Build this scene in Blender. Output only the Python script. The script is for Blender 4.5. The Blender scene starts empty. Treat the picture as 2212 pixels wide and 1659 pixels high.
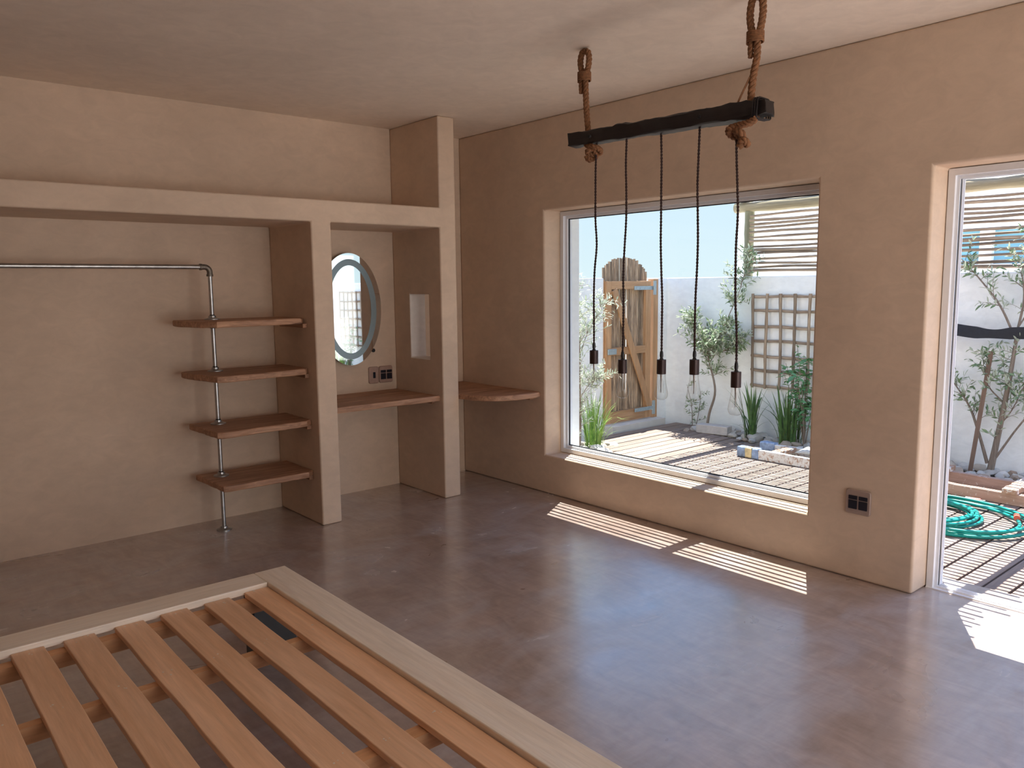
import bpy, bmesh, math, random
from mathutils import Vector, Matrix, noise
random.seed(7)
R = random.Random(11)
scene = bpy.context.scene
COL = scene.collection
PI = math.pi

# ------------------------------------------------------------------ camera
cd = bpy.data.cameras.new('camera')
cam = bpy.data.objects.new('camera', cd)
COL.objects.link(cam)
F = Vector((0.64416594, 0.75484405, -0.12353419))
RT = Vector((0.75974589, -0.65012912, -0.01087692))
U = Vector((0.08852355, 0.08684805, 0.9922807))
M = Matrix((RT, U, -F)).transposed().to_4x4()
M.translation = Vector((0, 0, 1.5))
cam.matrix_world = M
cd.sensor_width = 36
cd.lens = 1715.06 / 2212 * 36
cd.clip_start = 0.05
cd.clip_end = 400
scene.camera = cam

# ------------------------------------------------------------------ world, sun, exposure
w = bpy.data.worlds.new('sky')
scene.world = w
w.use_nodes = True
nt = w.node_tree
tc = nt.nodes.new('ShaderNodeTexCoord')
sx = nt.nodes.new('ShaderNodeSeparateXYZ')
nt.links.new(tc.outputs['Generated'], sx.inputs[0])
cr_ = nt.nodes.new('ShaderNodeValToRGB')
e = cr_.color_ramp.elements
e[0].position = 0.0; e[0].color = (.50, .59, .63, 1)
e[1].position = 1.0; e[1].color = (.28, .54, 1.20, 1)
k = e.new(.14); k.color = (.43, .55, .66, 1)
k = e.new(.38); k.color = (.34, .58, 1.02, 1)
nt.links.new(sx.outputs['Z'], cr_.inputs[0])
nt.links.new(cr_.outputs[0], nt.nodes['Background'].inputs[0])
nt.nodes['Background'].inputs[1].default_value = .73
sl = bpy.data.lights.new('sun', 'SUN')
sun = bpy.data.objects.new('sun', sl)
COL.objects.link(sun)
sl.energy = 7.8
sl.color = (1.0, 0.94, 0.86)
sl.angle = math.radians(0.2)
SUN = Vector((-0.365, -0.21, -1.0)).normalized()
sun.rotation_euler = SUN.to_track_quat('-Z', 'Y').to_euler()
sun.location = (8, 6, 9)
# added fill lamp behind the camera, brightening the room from out of view
al = bpy.data.lights.new('fill_lamp', 'AREA')
ao = bpy.data.objects.new('fill_lamp', al)
COL.objects.link(ao)
al.shape = 'RECTANGLE'
al.size = 2.6
al.size_y = 1.9
al.energy = 30
al.color = (1.0, 0.95, 0.90)
ao.location = (2.0, -2.95, 1.12)
ao.rotation_euler = (math.radians(90), 0, 0)
vs = scene.view_settings
vs.view_transform = 'Standard'
vs.look = 'None'
vs.exposure = 1.24
vs.gamma = 1
vs.use_curve_mapping = False
scene.cycles.max_bounces = 14
scene.cycles.diffuse_bounces = 8
scene.cycles.transparent_max_bounces = 16
scene.cycles.use_denoising = True
scene.cycles.caustics_reflective = False
scene.cycles.caustics_refractive = False

# ------------------------------------------------------------------ materials
def newmat(name):
    m = bpy.data.materials.new(name)
    m.use_nodes = True
    return m, m.node_tree, m.node_tree.nodes['Principled BSDF']

def mapping(nt, scale=(1, 1, 1), rot=(0, 0, 0), offset_random=False):
    tc = nt.nodes.new('ShaderNodeTexCoord')
    mp = nt.nodes.new('ShaderNodeMapping')
    mp.inputs['Scale'].default_value = scale
    mp.inputs['Rotation'].default_value = rot
    nt.links.new(tc.outputs['Object'], mp.inputs['Vector'])
    if offset_random:
        oi = nt.nodes.new('ShaderNodeObjectInfo')
        ml = nt.nodes.new('ShaderNodeMath'); ml.operation = 'MULTIPLY'; ml.inputs[1].default_value = 37.0
        nt.links.new(oi.outputs['Random'], ml.inputs[0])
        nt.links.new(ml.outputs[0], mp.inputs['Location'])
    return mp.outputs[0]

def noise_tex(nt, vec, scale, detail=4, rough=.55, dist=0):
    n = nt.nodes.new('ShaderNodeTexNoise')
    n.inputs['Scale'].default_value = scale
    n.inputs['Detail'].default_value = detail
    n.inputs['Roughness'].default_value = rough
    n.inputs['Distortion'].default_value = dist
    nt.links.new(vec, n.inputs['Vector'])
    return n.outputs['Fac']

def ramp(nt, fac, stops):
    r = nt.nodes.new('ShaderNodeValToRGB')
    e = r.color_ramp.elements
    while len(e) < len(stops):
        e.new(0.5)
    for i, (p, c) in enumerate(stops):
        e[i].position = p
        e[i].color = (c[0], c[1], c[2], 1) if not isinstance(c, (int, float)) else (c, c, c, 1)
    nt.links.new(fac, r.inputs[0])
    return r.outputs[0]

def mixc(nt, fac, a, b, mode='MIX'):
    x = nt.nodes.new('ShaderNodeMix'); x.data_type = 'RGBA'; x.blend_type = mode
    if isinstance(fac, (int, float)): x.inputs[0].default_value = fac
    else: nt.links.new(fac, x.inputs[0])
    for s, v in ((6, a), (7, b)):
        if isinstance(v, tuple): x.inputs[s].default_value = (*v, 1)
        else: nt.links.new(v, x.inputs[s])
    return x.outputs[2]

def bump(nt, b, h, strength=.2, dist=.01):
    bp = nt.nodes.new('ShaderNodeBump')
    bp.inputs['Strength'].default_value = strength
    bp.inputs['Distance'].default_value = dist
    nt.links.new(h, bp.inputs['Height'])
    nt.links.new(bp.outputs[0], b.inputs['Normal'])

def plaster(name, base, var=.09, rough=.8, fine=.15):
    m, nt, b = newmat(name)
    v = mapping(nt)
    n1 = noise_tex(nt, v, 1.4, 5, .6, .4)
    n2 = noise_tex(nt, mapping(nt, (1, 1, 1.8)), 9, 6, .65, .8)
    lo = tuple(c * (1 - var) for c in base); hi = tuple(min(1, c * (1 + var)) for c in base)
    c1 = ramp(nt, n1, [(.3, lo), (.7, hi)])
    c2 = ramp(nt, n2, [(.3, .93), (.7, 1.05)])
    nt.links.new(mixc(nt, 1.0, c1, c2, 'MULTIPLY'), b.inputs['Base Color'])
    b.inputs['Roughness'].default_value = rough
    n3 = noise_tex(nt, v, 26, 6, .6)
    bump(nt, b, n3, fine, .006)
    return m

def solid(name, col, rough=.5, metal=0, var=0, scale=20, bumpv=0):
    m, nt, b = newmat(name)
    b.inputs['Base Color'].default_value = (*col, 1)
    b.inputs['Roughness'].default_value = rough
    b.inputs['Metallic'].default_value = metal
    n = noise_tex(nt, mapping(nt), scale, 4)
    if var:
        lo = tuple(c * (1 - var) for c in col); hi = tuple(min(1, c * (1 + var)) for c in col)
        nt.links.new(ramp(nt, n, [(.3, lo), (.7, hi)]), b.inputs['Base Color'])
    if bumpv:
        bump(nt, b, n, bumpv, .004)
    return m

def wood(name, dark, light, axis='y', rough=.6, scale=1.0, rnd=.18, knots=None, weather=None, wt=(.50, .62)):
    """grain runs along axis; every piece shifts its own grain and tone"""
    m, nt, b = newmat(name)
    st = {'x': (.6, 9, 9), 'y': (9, .6, 9), 'z': (9, 9, .6)}[axis]
    st = tuple(s * scale for s in st)
    v = mapping(nt, st, offset_random=True)
    g = noise_tex(nt, v, 3.2, 6, .62, 1.1)
    c = ramp(nt, g, [(.28, dark), (.52, tuple((a + d) / 2 for a, d in zip(light, dark))), (.72, light)])
    fine = noise_tex(nt, v, 16, 3, .6)
    c = mixc(nt, .55, c, ramp(nt, fine, [(.3, .72), (.7, 1.0)]), 'MULTIPLY')
    oi = nt.nodes.new('ShaderNodeObjectInfo')
    c = mixc(nt, 1.0, c, ramp(nt, oi.outputs['Random'], [(0, 1 - rnd), (1, 1 + rnd)]), 'MULTIPLY')
    if knots:
        k = noise_tex(nt, mapping(nt, tuple(s * .8 for s in st), offset_random=True), 2.2, 1)
        c = mixc(nt, ramp(nt, k, [(.72, 0.0), (.76, .8)]), c, knots)
    if weather:
        k = noise_tex(nt, mapping(nt, (1, 1, 1), offset_random=True), 30, 5, .7)
        c = mixc(nt, ramp(nt, k, [(wt[0], 0.0), (wt[1], 1.0)]), c, weather)
    nt.links.new(c, b.inputs['Base Color'])
    b.inputs['Roughness'].default_value = rough
    bump(nt, b, fine, .25, .003)
    return m

MAT = {}
MAT['wall'] = plaster('clay_plaster', (.645, .50, .38))
MAT['ceil'] = plaster('ceiling_plaster', (.80, .705, .61), .06, .85)
MAT['white'] = plaster('white_render', (.93, .94, .92), .03, .9)
MAT['house'] = plaster('neighbour_render', (.93, .93, .92), .02, .9)

# polished screed floor
m, nt, b = newmat('polished_screed')
v = mapping(nt)
n1 = noise_tex(nt, v, .9, 6, .62, 1.2)
n2 = noise_tex(nt, mapping(nt, (2.2, 1, 1), (0, 0, .6)), 3.5, 6, .62, 1.4)
n3 = noise_tex(nt, mapping(nt, (1, 3.5, 1), (0, 0, -.5)), 7, 8, .75, 2.5)
c = ramp(nt, n1, [(.32, (.36, .265, .225)), (.68, (.45, .375, .345))])
c = mixc(nt, .9, c, ramp(nt, n2, [(.3, .74), (.7, 1.16)]), 'MULTIPLY')
n4 = noise_tex(nt, mapping(nt, (1, 1.6, 1), (0, 0, 1.0)), 1.6, 4, .55, 1.2)
c = mixc(nt, ramp(nt, n4, [(.46, 0.0), (.66, .7)]), c, (.47, .44, .45))
n5 = noise_tex(nt, mapping(nt, (1, 5, 1), (0, 0, .9)), 6, 4, .6, .5)
n6 = noise_tex(nt, mapping(nt, (6, 1, 1), (0, 0, .35)), 8, 4, .6, .4)
c = mixc(nt, 1.0, c, ramp(nt, n5, [(.3, .93), (.72, 1.07)]), 'MULTIPLY')
c = mixc(nt, 1.0, c, ramp(nt, n6, [(.3, .94), (.7, 1.06)]), 'MULTIPLY')
nt.links.new(c, b.inputs['Base Color'])
nt.links.new(ramp(nt, n4, [(.3, .26), (.7, .44)]), b.inputs['Roughness'])
b.inputs['Coat Weight'].default_value = 1.0
b.inputs['Coat IOR'].default_value = 2.0
nt.links.new(ramp(nt, n4, [(.35, .17), (.7, .29)]), b.inputs['Coat Roughness'])
b.inputs['Specular IOR Level'].default_value = .6
bump(nt, b, n6, .05, .006)
MAT['floor'] = m

MAT['pine'] = wood('pale_pine', (.86, .76, .64), (.96, .90, .81), 'y', .34, .6, .05, knots=(.50, .30, .12))
MAT['pinex'] = wood('pale_pine_cross', (.86, .76, .64), (.96, .90, .81), 'x', .34, .6, .05)
MAT['slat'] = wood('slat_pine', (.74, .44, .25), (.92, .61, .40), 'y', .40, .55, .10, knots=(.30, .14, .06))
MAT['bearer'] = wood('bearer_pine', (.60, .33, .17), (.76, .46, .26), 'x', .6, .6, .06)
MAT['shelfw'] = wood('reclaimed_shelf_wood', (.22, .10, .055), (.62, .36, .22), 'x', .6, 1.3, .10, knots=(.10, .04, .02))
MAT['shelfy'] = wood('reclaimed_shelf_wood_side', (.22, .10, .055), (.62, .36, .22), 'y', .6, 1.3, .10)
MAT['char'] = wood('charred_beam_wood', (.003, .002, .003), (.020, .014, .014), 'y', .5, 2.2, 0)
MAT['deck'] = wood('deck_hardwood', (.17, .115, .09), (.34, .255, .21), 'x', .7, .8, .16)
MAT['gate'] = wood('gate_hardwood', (.42, .22, .10), (.66, .39, .20), 'z', .55, .9, .08)
MAT['gatex'] = wood('gate_hardwood_rail', (.42, .22, .10), (.66, .39, .20), 'x', .55, .9, .08)
MAT['lath'] = wood('weathered_lath', (.13, .080, .05), (.52, .40, .28), 'z', .8, 1.5, .35)
MAT['lathy'] = wood('weathered_lath_level', (.16, .11, .075), (.56, .43, .31), 'y', .8, 1.5, .30)
MAT['gatelath'] = wood('gate_lath', (.09, .05, .03), (.68, .50, .33), 'z', .8, 2.2, .42)
MAT['pole'] = wood('treated_pole', (.17, .17, .10), (.36, .34, .22), 'z', .75, 1.0, .05)
MAT['poley'] = wood('treated_pole_level', (.28, .24, .15), (.50, .43, .29), 'y', .75, 1.0, .05)
MAT['timber'] = wood('splattered_timber', (.40, .25, .18), (.58, .40, .31), 'y', .8, 1.0, .05, weather=(.74, .70, .64), wt=(.60, .68))
MAT['timberw'] = wood('plastered_timber', (.36, .20, .12), (.50, .32, .22), 'x', .8, 1.0, .05, weather=(.82, .80, .75))
MAT['bark'] = wood('olive_bark', (.16, .12, .09), (.36, .29, .23), 'z', .9, 2.0, 0)
MAT['stake'] = wood('stake_wood', (.14, .085, .06), (.27, .18, .13), 'z', .85, 1.5, 0)
MAT['rope'] = solid('manila_rope', (.22, .098, .042), .85, 0, .35, 90, .4)
MAT['cord'] = solid('brown_twisted_cord', (.035, .014, .012), .7, 0, .3, 120)
MAT['bronze'] = solid('dark_bronze_metal', (.045, .026, .024), .38, .5, .1)
MAT['black'] = solid('black_plastic', (.008, .008, .009), .4)
MAT['charcoal'] = solid('charcoal_fabric', (.018, .019, .024), .75, 0, .2, 40)
MAT['steel'] = solid('galvanised_pipe', (.44, .43, .42), .34, .9, .15, 30)
MAT['castiron'] = solid('cast_pipe_fitting', (.20, .17, .14), .5, .7, .25, 50, .2)
MAT['alu'] = solid('white_aluminium', (.80, .82, .86), .4, 0, .02)
MAT['gasket'] = solid('black_gasket', (.02, .02, .025), .6)
MAT['plate'] = solid('brushed_copper_plate', (.42, .29, .24), .38, .35, .06, 60)
MAT['plate2'] = solid('matt_taupe_plate', (.36, .27, .23), .45, .15, .05, 60)
MAT['module'] = solid('dark_switch_module', (.012, .013, .022), .25)
MAT['zinc'] = solid('zinc_hinge', (.42, .50, .52), .45, .4, .12, 40)
MAT['hose'] = solid('teal_hose', (.0, .25, .215), .35, 0, .12, 25)
MAT['hose_red'] = solid('coral_connector', (.75, .13, .08), .4)
MAT['hose_grey'] = solid('grey_connector', (.35, .37, .38), .4)
MAT['concrete'] = solid('pale_concrete', (.50, .46, .43), .9, 0, .12, 25, .4)
MAT['soil'] = solid('bed_soil', (.22, .175, .14), .95, 0, .4, 12, .6)
MAT['sand'] = solid('pale_paving', (.68, .64, .58), .9, 0, .06, 8, .2)
MAT['winglass'] = solid('house_window_blue', (.16, .34, .42), .15, 0, .1, 1.5)
MAT['mirror'] = solid('mirror_silver', (.93, .96, .96), .015, 1)
MAT['frost'] = solid('frosted_mirror_band', (.27, .36, .40), .32, .35)
MAT['tape'] = solid('blue_wrap', (.25, .34, .50), .6, 0, .4, 25, .3)
MAT['tape2'] = solid('yellow_wrap', (.70, .56, .30), .6, 0, .3, 25, .3)
MAT['nail'] = solid('white_splatter', (.75, .68, .60), .6)
MAT['dryleaf'] = solid('dry_orange_leaf', (.55, .17, .05), .6)

m, nt, b = newmat('window_glass')
nt.nodes.remove(b)
tr = nt.nodes.new('ShaderNodeBsdfTransparent'); gl = nt.nodes.new('ShaderNodeBsdfGlossy')
gl.inputs['Roughness'].default_value = .0
tr.inputs['Color'].default_value = (.96, .985, .98, 1)
lw2 = nt.nodes.new('ShaderNodeLayerWeight'); lw2.inputs[0].default_value = .5
p5 = nt.nodes.new('ShaderNodeMath'); p5.operation = 'POWER'; p5.inputs[1].default_value = 5
nt.links.new(lw2.outputs['Facing'], p5.inputs[0])
fr = nt.nodes.new('ShaderNodeMath'); fr.operation = 'MULTIPLY_ADD'; fr.inputs[1].default_value = .9; fr.inputs[2].default_value = .035
nt.links.new(p5.outputs[0], fr.inputs[0])
mx = nt.nodes.new('ShaderNodeMixShader')
nt.links.new(fr.outputs[0], mx.inputs[0]); nt.links.new(tr.outputs[0], mx.inputs[1]); nt.links.new(gl.outputs[0], mx.inputs[2])
nt.links.new(mx.outputs[0], nt.nodes['Material Output'].inputs[0])
MAT['glass'] = m
m, nt, b = newmat('bulb_glass')
nt.nodes.remove(b)
tr = nt.nodes.new('ShaderNodeBsdfTransparent'); gl = nt.nodes.new('ShaderNodeBsdfGlossy')
gl.inputs['Roughness'].default_value = .02
lw = nt.nodes.new('ShaderNodeLayerWeight'); lw.inputs[0].default_value = .35
r1 = ramp(nt, lw.outputs['Facing'], [(0, (.97, .97, .96)), (.55, (.90, .90, .89)), (.85, (.60, .59, .57)), (1, (.16, .15, .14))])
nt.links.new(r1, tr.inputs['Color'])
lw2 = nt.nodes.new('ShaderNodeLayerWeight'); lw2.inputs[0].default_value = .5
p5 = nt.nodes.new('ShaderNodeMath'); p5.operation = 'POWER'; p5.inputs[1].default_value = 5
nt.links.new(lw2.outputs['Facing'], p5.inputs[0])
fr = nt.nodes.new('ShaderNodeMath'); fr.operation = 'MULTIPLY_ADD'; fr.inputs[1].default_value = .9; fr.inputs[2].default_value = .035
nt.links.new(p5.outputs[0], fr.inputs[0])
mx = nt.nodes.new('ShaderNodeMixShader')
nt.links.new(fr.outputs[0], mx.inputs[0]); nt.links.new(tr.outputs[0], mx.inputs[1]); nt.links.new(gl.outputs[0], mx.inputs[2])
nt.links.new(mx.outputs[0], nt.nodes['Material Output'].inputs[0])
MAT['bulb'] = m

def leafmat(name, a, c, under, rough=.45, scale=22):
    m, nt, b = newmat(name)
    n = noise_tex(nt, mapping(nt, (1, 1, 1), offset_random=True), scale, 2)
    col = ramp(nt, n, [(.3, a), (.7, c)])
    g = nt.nodes.new('ShaderNodeNewGeometry')
    col = mixc(nt, g.outputs['Backfacing'], col, under)
    nt.links.new(col, b.inputs['Base Color'])
    b.inputs['Roughness'].default_value = rough
    b.inputs['Transmission Weight'].default_value = 0
    tl = nt.nodes.new('ShaderNodeBsdfTranslucent')
    nt.links.new(col, tl.inputs[0])
    mx = nt.nodes.new('ShaderNodeMixShader'); mx.inputs[0].default_value = .25
    nt.links.new(b.outputs[0], mx.inputs[1]); nt.links.new(tl.outputs[0], mx.inputs[2])
    nt.links.new(mx.outputs[0], nt.nodes['Material Output'].inputs[0])
    return m
MAT['olive'] = leafmat('olive_leaf', (.10, .17, .08), (.30, .40, .20), (.50, .56, .44))
MAT['olive_sunwash'] = leafmat('sunwashed_olive_leaf', (.30, .38, .24), (.52, .58, .44), (.66, .70, .60))  # olive leaf colour lightened to carry the wash of sunlight
MAT['grass'] = leafmat('strappy_leaf', (.035, .10, .035), (.12, .25, .06), (.10, .20, .07), .4, 6)
MAT['grassb'] = leafmat('bright_strappy_leaf', (.08, .20, .03), (.26, .42, .09), (.2, .34, .1), .4, 6)
MAT['shrub'] = leafmat('glossy_shrub_leaf', (.02, .16, .07), (.20, .44, .12), (.16, .36, .16), .25, 3)

m, nt, b = newmat('bed_stone')
oi = nt.nodes.new('ShaderNodeObjectInfo')
c = ramp(nt, oi.outputs['Random'], [(0, (.36, .24, .16)), (.3, (.62, .55, .46)), (.6, (.50, .47, .43)), (.8, (.72, .68, .62)), (1, (.42, .42, .42))])
n = noise_tex(nt, mapping(nt, offset_random=True), 25, 6, .7)
c = mixc(nt, .8, c, ramp(nt, n, [(.3, .7), (.7, 1.15)]), 'MULTIPLY')
nt.links.new(c, b.inputs['Base Color']); b.inputs['Roughness'].default_value = .9
bump(nt, b, n, .5, .01)
MAT['stone'] = m

# ------------------------------------------------------------------ mesh helpers
class MB:
    def __init__(s): s.v = []; s.f = []
    def add(s, vs, fs):
        o = len(s.v); s.v += [Vector(v) for v in vs]; s.f += [tuple(i + o for i in f) for f in fs]; return s
    def box(s, a, b, rot=None, c=None):
        x0, y0, z0 = a; x1, y1, z1 = b
        vs = [Vector(p) for p in ((x0, y0, z0), (x1, y0, z0), (x1, y1, z0), (x0, y1, z0), (x0, y0, z1), (x1, y0, z1), (x1, y1, z1), (x0, y1, z1))]
        if rot is not None:
            c = Vector(c) if c else sum(vs, Vector()) / 8
            vs = [rot @ (p - c) + c for p in vs]
        return s.add(vs, [(0, 3, 2, 1), (4, 5, 6, 7), (0, 1, 5, 4), (1, 2, 6, 5), (2, 3, 7, 6), (3, 0, 4, 7)])
    def tube(s, pts, r, n=8, caps=True, closed=False, flat=None):
        pts = [Vector(p) for p in pts]; N = len(pts)
        rr = r if isinstance(r, (list, tuple)) else [r] * N
        vs = []; up = None
        for i, p in enumerate(pts):
            if closed: d = pts[(i + 1) % N] - pts[i - 1]
            else: d = pts[min(i + 1, N - 1)] - pts[max(i - 1, 0)]
            d.normalize()
            if up is None:
                up = Vector((0, 0, 1)) if abs(d.z) < .9 else Vector((1, 0, 0))
            a = up - d * up.dot(d); a.normalize(); up = a; b = d.cross(a)
            for k in range(n):
                t = 2 * PI * k / n
                vs.append(p + (a * math.cos(t) * (flat[0] if flat else 1) + b * math.sin(t) * (flat[1] if flat else 1)) * rr[i])
        fs = []
        for i in range(N if closed else N - 1):
            j = (i + 1) % N
            for k in range(n):
                l = (k + 1) % n
                fs.append((i * n + k, i * n + l, j * n + l, j * n + k))
        if caps and not closed:
            fs.append(tuple(reversed(range(n)))); fs.append(tuple(range((N - 1) * n, N * n)))
        return s.add(vs, fs)
    def lathe(s, prof, c=(0, 0, 0), n=24, cap=True):
        vs = []; fs = []
        for r, z in prof:
            for k in range(n):
                t = 2 * PI * k / n
                vs.append((c[0] + r * math.cos(t), c[1] + r * math.sin(t), c[2] + z))
        for i in range(len(prof) - 1):
            for k in range(n):
                l = (k + 1) % n
                fs.append((i * n + k, i * n + l, (i + 1) * n + l, (i + 1) * n + k))
        if cap:
            fs.append(tuple(reversed(range(n)))); fs.append(tuple(range((len(prof) - 1) * n, len(prof) * n)))
        return s.add(vs, fs)
    def mesh(s, name, mat, origin=(0, 0, 0), smooth=None, fix=True):
        me = bpy.data.meshes.new(name)
        o = Vector(origin)
        me.from_pydata([tuple(v - o) for v in s.v], [], s.f)
        if fix:
            bm = bmesh.new(); bm.from_mesh(me)
            bmesh.ops.recalc_face_normals(bm, faces=bm.faces)
            bm.to_mesh(me); bm.free()
        me.materials.append(mat)
        if smooth:
            me.polygons.foreach_set('use_smooth', [True] * len(me.polygons))
            me.set_sharp_from_angle(angle=math.radians(smooth))
        me.update()
        return me
    def build(s, name, mat, parent=None, origin=None, smooth=None, bevel=None, fix=True, label=None):
        """parent: the thing this part belongs to (its world base is parent['_o'])"""
        if parent is not None: org = ORG[parent.name]
        else: org = Vector(origin) if origin else Vector((0, 0, 0))
        me = s.mesh(name, mat, org, smooth, fix)
        ob = bpy.data.objects.new(name, me); COL.objects.link(ob)
        if parent is not None: ob.parent = parent
        else: ob.location = org
        ORG[ob.name] = org
        if bevel: add_bevel(ob, bevel)
        if label: ob['label'] = label
        return ob
ORG = {}
def add_bevel(ob, wd, seg=2):
    md = ob.modifiers.new('edge', 'BEVEL'); md.width = wd; md.segments = seg; md.limit_method = 'ANGLE'; md.angle_limit = math.radians(40)
    md.harden_normals = True
    ob.data.polygons.foreach_set('use_smooth', [True] * len(ob.data.polygons))
    ob.data.set_sharp_from_angle(angle=math.radians(50))
    return ob
def thing(name, loc, label, cat, group=None):
    e = bpy.data.objects.new(name, None); COL.objects.link(e); e.location = loc; e.empty_display_size = .1
    ORG[e.name] = Vector(loc)
    return tag(e, label, cat, group)
def tag(o, label, cat, group=None, kind=None):
    o['label'] = label; o['category'] = cat
    if group: o['group'] = group
    if kind: o['kind'] = kind
    return o
def struct(o): o['kind'] = 'structure'; return o
def copy_part(src, parent, loc=None, rot=None, scale=None):
    o = src.copy(); COL.objects.link(o); o.parent = parent
    if loc is not None: o.location = loc
    if rot is not None: o.rotation_euler = rot
    if scale is not None: o.scale = scale
    return o

def cells(xs, ys, zs, solid_fn):
    """boundary surface of a set of box cells"""
    b = MB(); idx = {}
    def vid(i, j, k):
        if (i, j, k) not in idx:
            idx[(i, j, k)] = len(b.v); b.v.append(Vector((xs[i], ys[j], zs[k])))
        return idx[(i, j, k)]
    nx, ny, nz = len(xs) - 1, len(ys) - 1, len(zs) - 1
    S = {}
    for i in range(nx):
        for j in range(ny):
            for k in range(nz):
                S[(i, j, k)] = solid_fn((xs[i] + xs[i + 1]) / 2, (ys[j] + ys[j + 1]) / 2, (zs[k] + zs[k + 1]) / 2)
    g = lambda i, j, k: S.get((i, j, k), False)
    for (i, j, k), s in S.items():
        if not s: continue
        if not g(i - 1, j, k): b.f.append((vid(i, j, k), vid(i, j, k + 1), vid(i, j + 1, k + 1), vid(i, j + 1, k)))
        if not g(i + 1, j, k): b.f.append((vid(i + 1, j, k), vid(i + 1, j + 1, k), vid(i + 1, j + 1, k + 1), vid(i + 1, j, k + 1)))
        if not g(i, j - 1, k): b.f.append((vid(i, j, k), vid(i + 1, j, k), vid(i + 1, j, k + 1), vid(i, j, k + 1)))
        if not g(i, j + 1, k): b.f.append((vid(i, j + 1, k), vid(i, j + 1, k + 1), vid(i + 1, j + 1, k + 1), vid(i + 1, j + 1, k)))
        if not g(i, j, k - 1): b.f.append((vid(i, j, k), vid(i, j + 1, k), vid(i + 1, j + 1, k), vid(i + 1, j, k)))
        if not g(i, j, k + 1): b.f.append((vid(i, j, k + 1), vid(i + 1, j, k + 1), vid(i + 1, j + 1, k + 1), vid(i, j + 1, k + 1)))
    return b

def stick(a, b, r, n=6, seg=8, wob=.01, rnd=None, taper=.15, plane=None):
    """irregular pole between two points"""
    rnd = rnd or R
    a = Vector(a); b = Vector(b); d = (b - a)
    L = d.length; d.normalize()
    u = Vector((0, 0, 1)) if abs(d.z) < .8 else Vector((1, 0, 0))
    u = (u - d * u.dot(d)).normalized(); v = d.cross(u)
    p1, p2 = rnd.uniform(0, 6.28), rnd.uniform(0, 6.28); f1, f2 = rnd.uniform(.6, 1.4), rnd.uniform(1.6, 3.0)
    pts = []; rr = []
    for i in range(seg + 1):
        t = i / seg
        o = u * (math.sin(p1 + f1 * 6.28 * t) * .6 + math.sin(p2 + f2 * 6.28 * t) * .4) * wob + v * math.sin(p2 + f1 * 5 * t) * wob * .6
        pts.append(a + d * L * t + o)
        rr.append(r * (1 - taper * t) * rnd.uniform(.88, 1.12))
    return MB().tube(pts, rr, n)

# ================================================================== SETTING
XW, XO = 3.832, 4.19          # window wall inner / outer face
YB = 5.10                     # far wall
YF = 4.495                    # front of the built-in closet
CH = 2.635
W1, W2, WB, WT = 4.13, 2.10, 0.282, 2.014
D1, D0, DT = 1.547, -2.3, 2.014

fb = MB().box((-4.7, -3.2, -.15), (XO, 5.3, 0))
struct(fb.build('floor', MAT['floor']))
struct(MB().box((-4.7, -3.2, CH), (XO, 5.3, CH + .2)).build('ceiling', MAT['ceil']))
struct(MB().box((-4.7, YB, 0), (XO, 5.3, CH)).build('wall_far', MAT['wall']))
struct(MB().box((-4.7, -3.2, 0), (-4.5, YB, CH)).build('wall_left', MAT['wall']))
def near_solid(x, y, z): return not (.7 < x < 3.3 and .15 < z < 2.1)
nw = cells([-4.5, .7, 3.3, XW], [-3.2, -3.0], [0, .15, 2.1, CH], near_solid)
add_bevel(struct(nw.build('wall_near', MAT['wall'])), .012, 3)
def right_solid(x, y, z):
    if W2 < y < W1 and WB < z < WT: return False
    if D0 < y < D1 and z < DT: return False
    return True
rw = cells([XW, 4.03, XO], [-3.2, D0, D1, W2, W1, YB], [0, WB, WT, CH], right_solid)
wr = struct(rw.build('wall_right', MAT['wall']))
wr.data.materials.append(MAT['white'])
for p in wr.data.polygons:
    if p.normal.x > .9 or p.center.x > 4.03: p.material_index = 1
add_bevel(wr, .014, 3)

# built-in masonry closet: two piers, the slab over the niches and the tall pier with its slot
XL1, XL2, XR1, XR2 = 2.252, 2.386, 3.204, 3.341
def closet_solid(x, y, z):
    if 1.896 < z < 2.03 and x < XR2: return True
    if (XL1 < x < XL2 or x < -2.0) and z < 1.9: return True
    if XR1 < x < XR2:
        return not (4.651 < y < 4.885 and .985 < z < 1.442)
    return False
cl = cells([-4.5, -2.0, XL1, XL2, XR1, XR2], [YF, 4.651, 4.885, YB], [0, .985, 1.442, 1.896, 2.03, CH], closet_solid)
wc = struct(cl.build('wall_closet', MAT['wall']))
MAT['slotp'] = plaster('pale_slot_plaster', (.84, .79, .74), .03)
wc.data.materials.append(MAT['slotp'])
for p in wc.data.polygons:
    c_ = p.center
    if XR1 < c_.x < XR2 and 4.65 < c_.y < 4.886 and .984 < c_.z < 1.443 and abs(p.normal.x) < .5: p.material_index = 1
add_bevel(wc, .011, 3)

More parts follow.
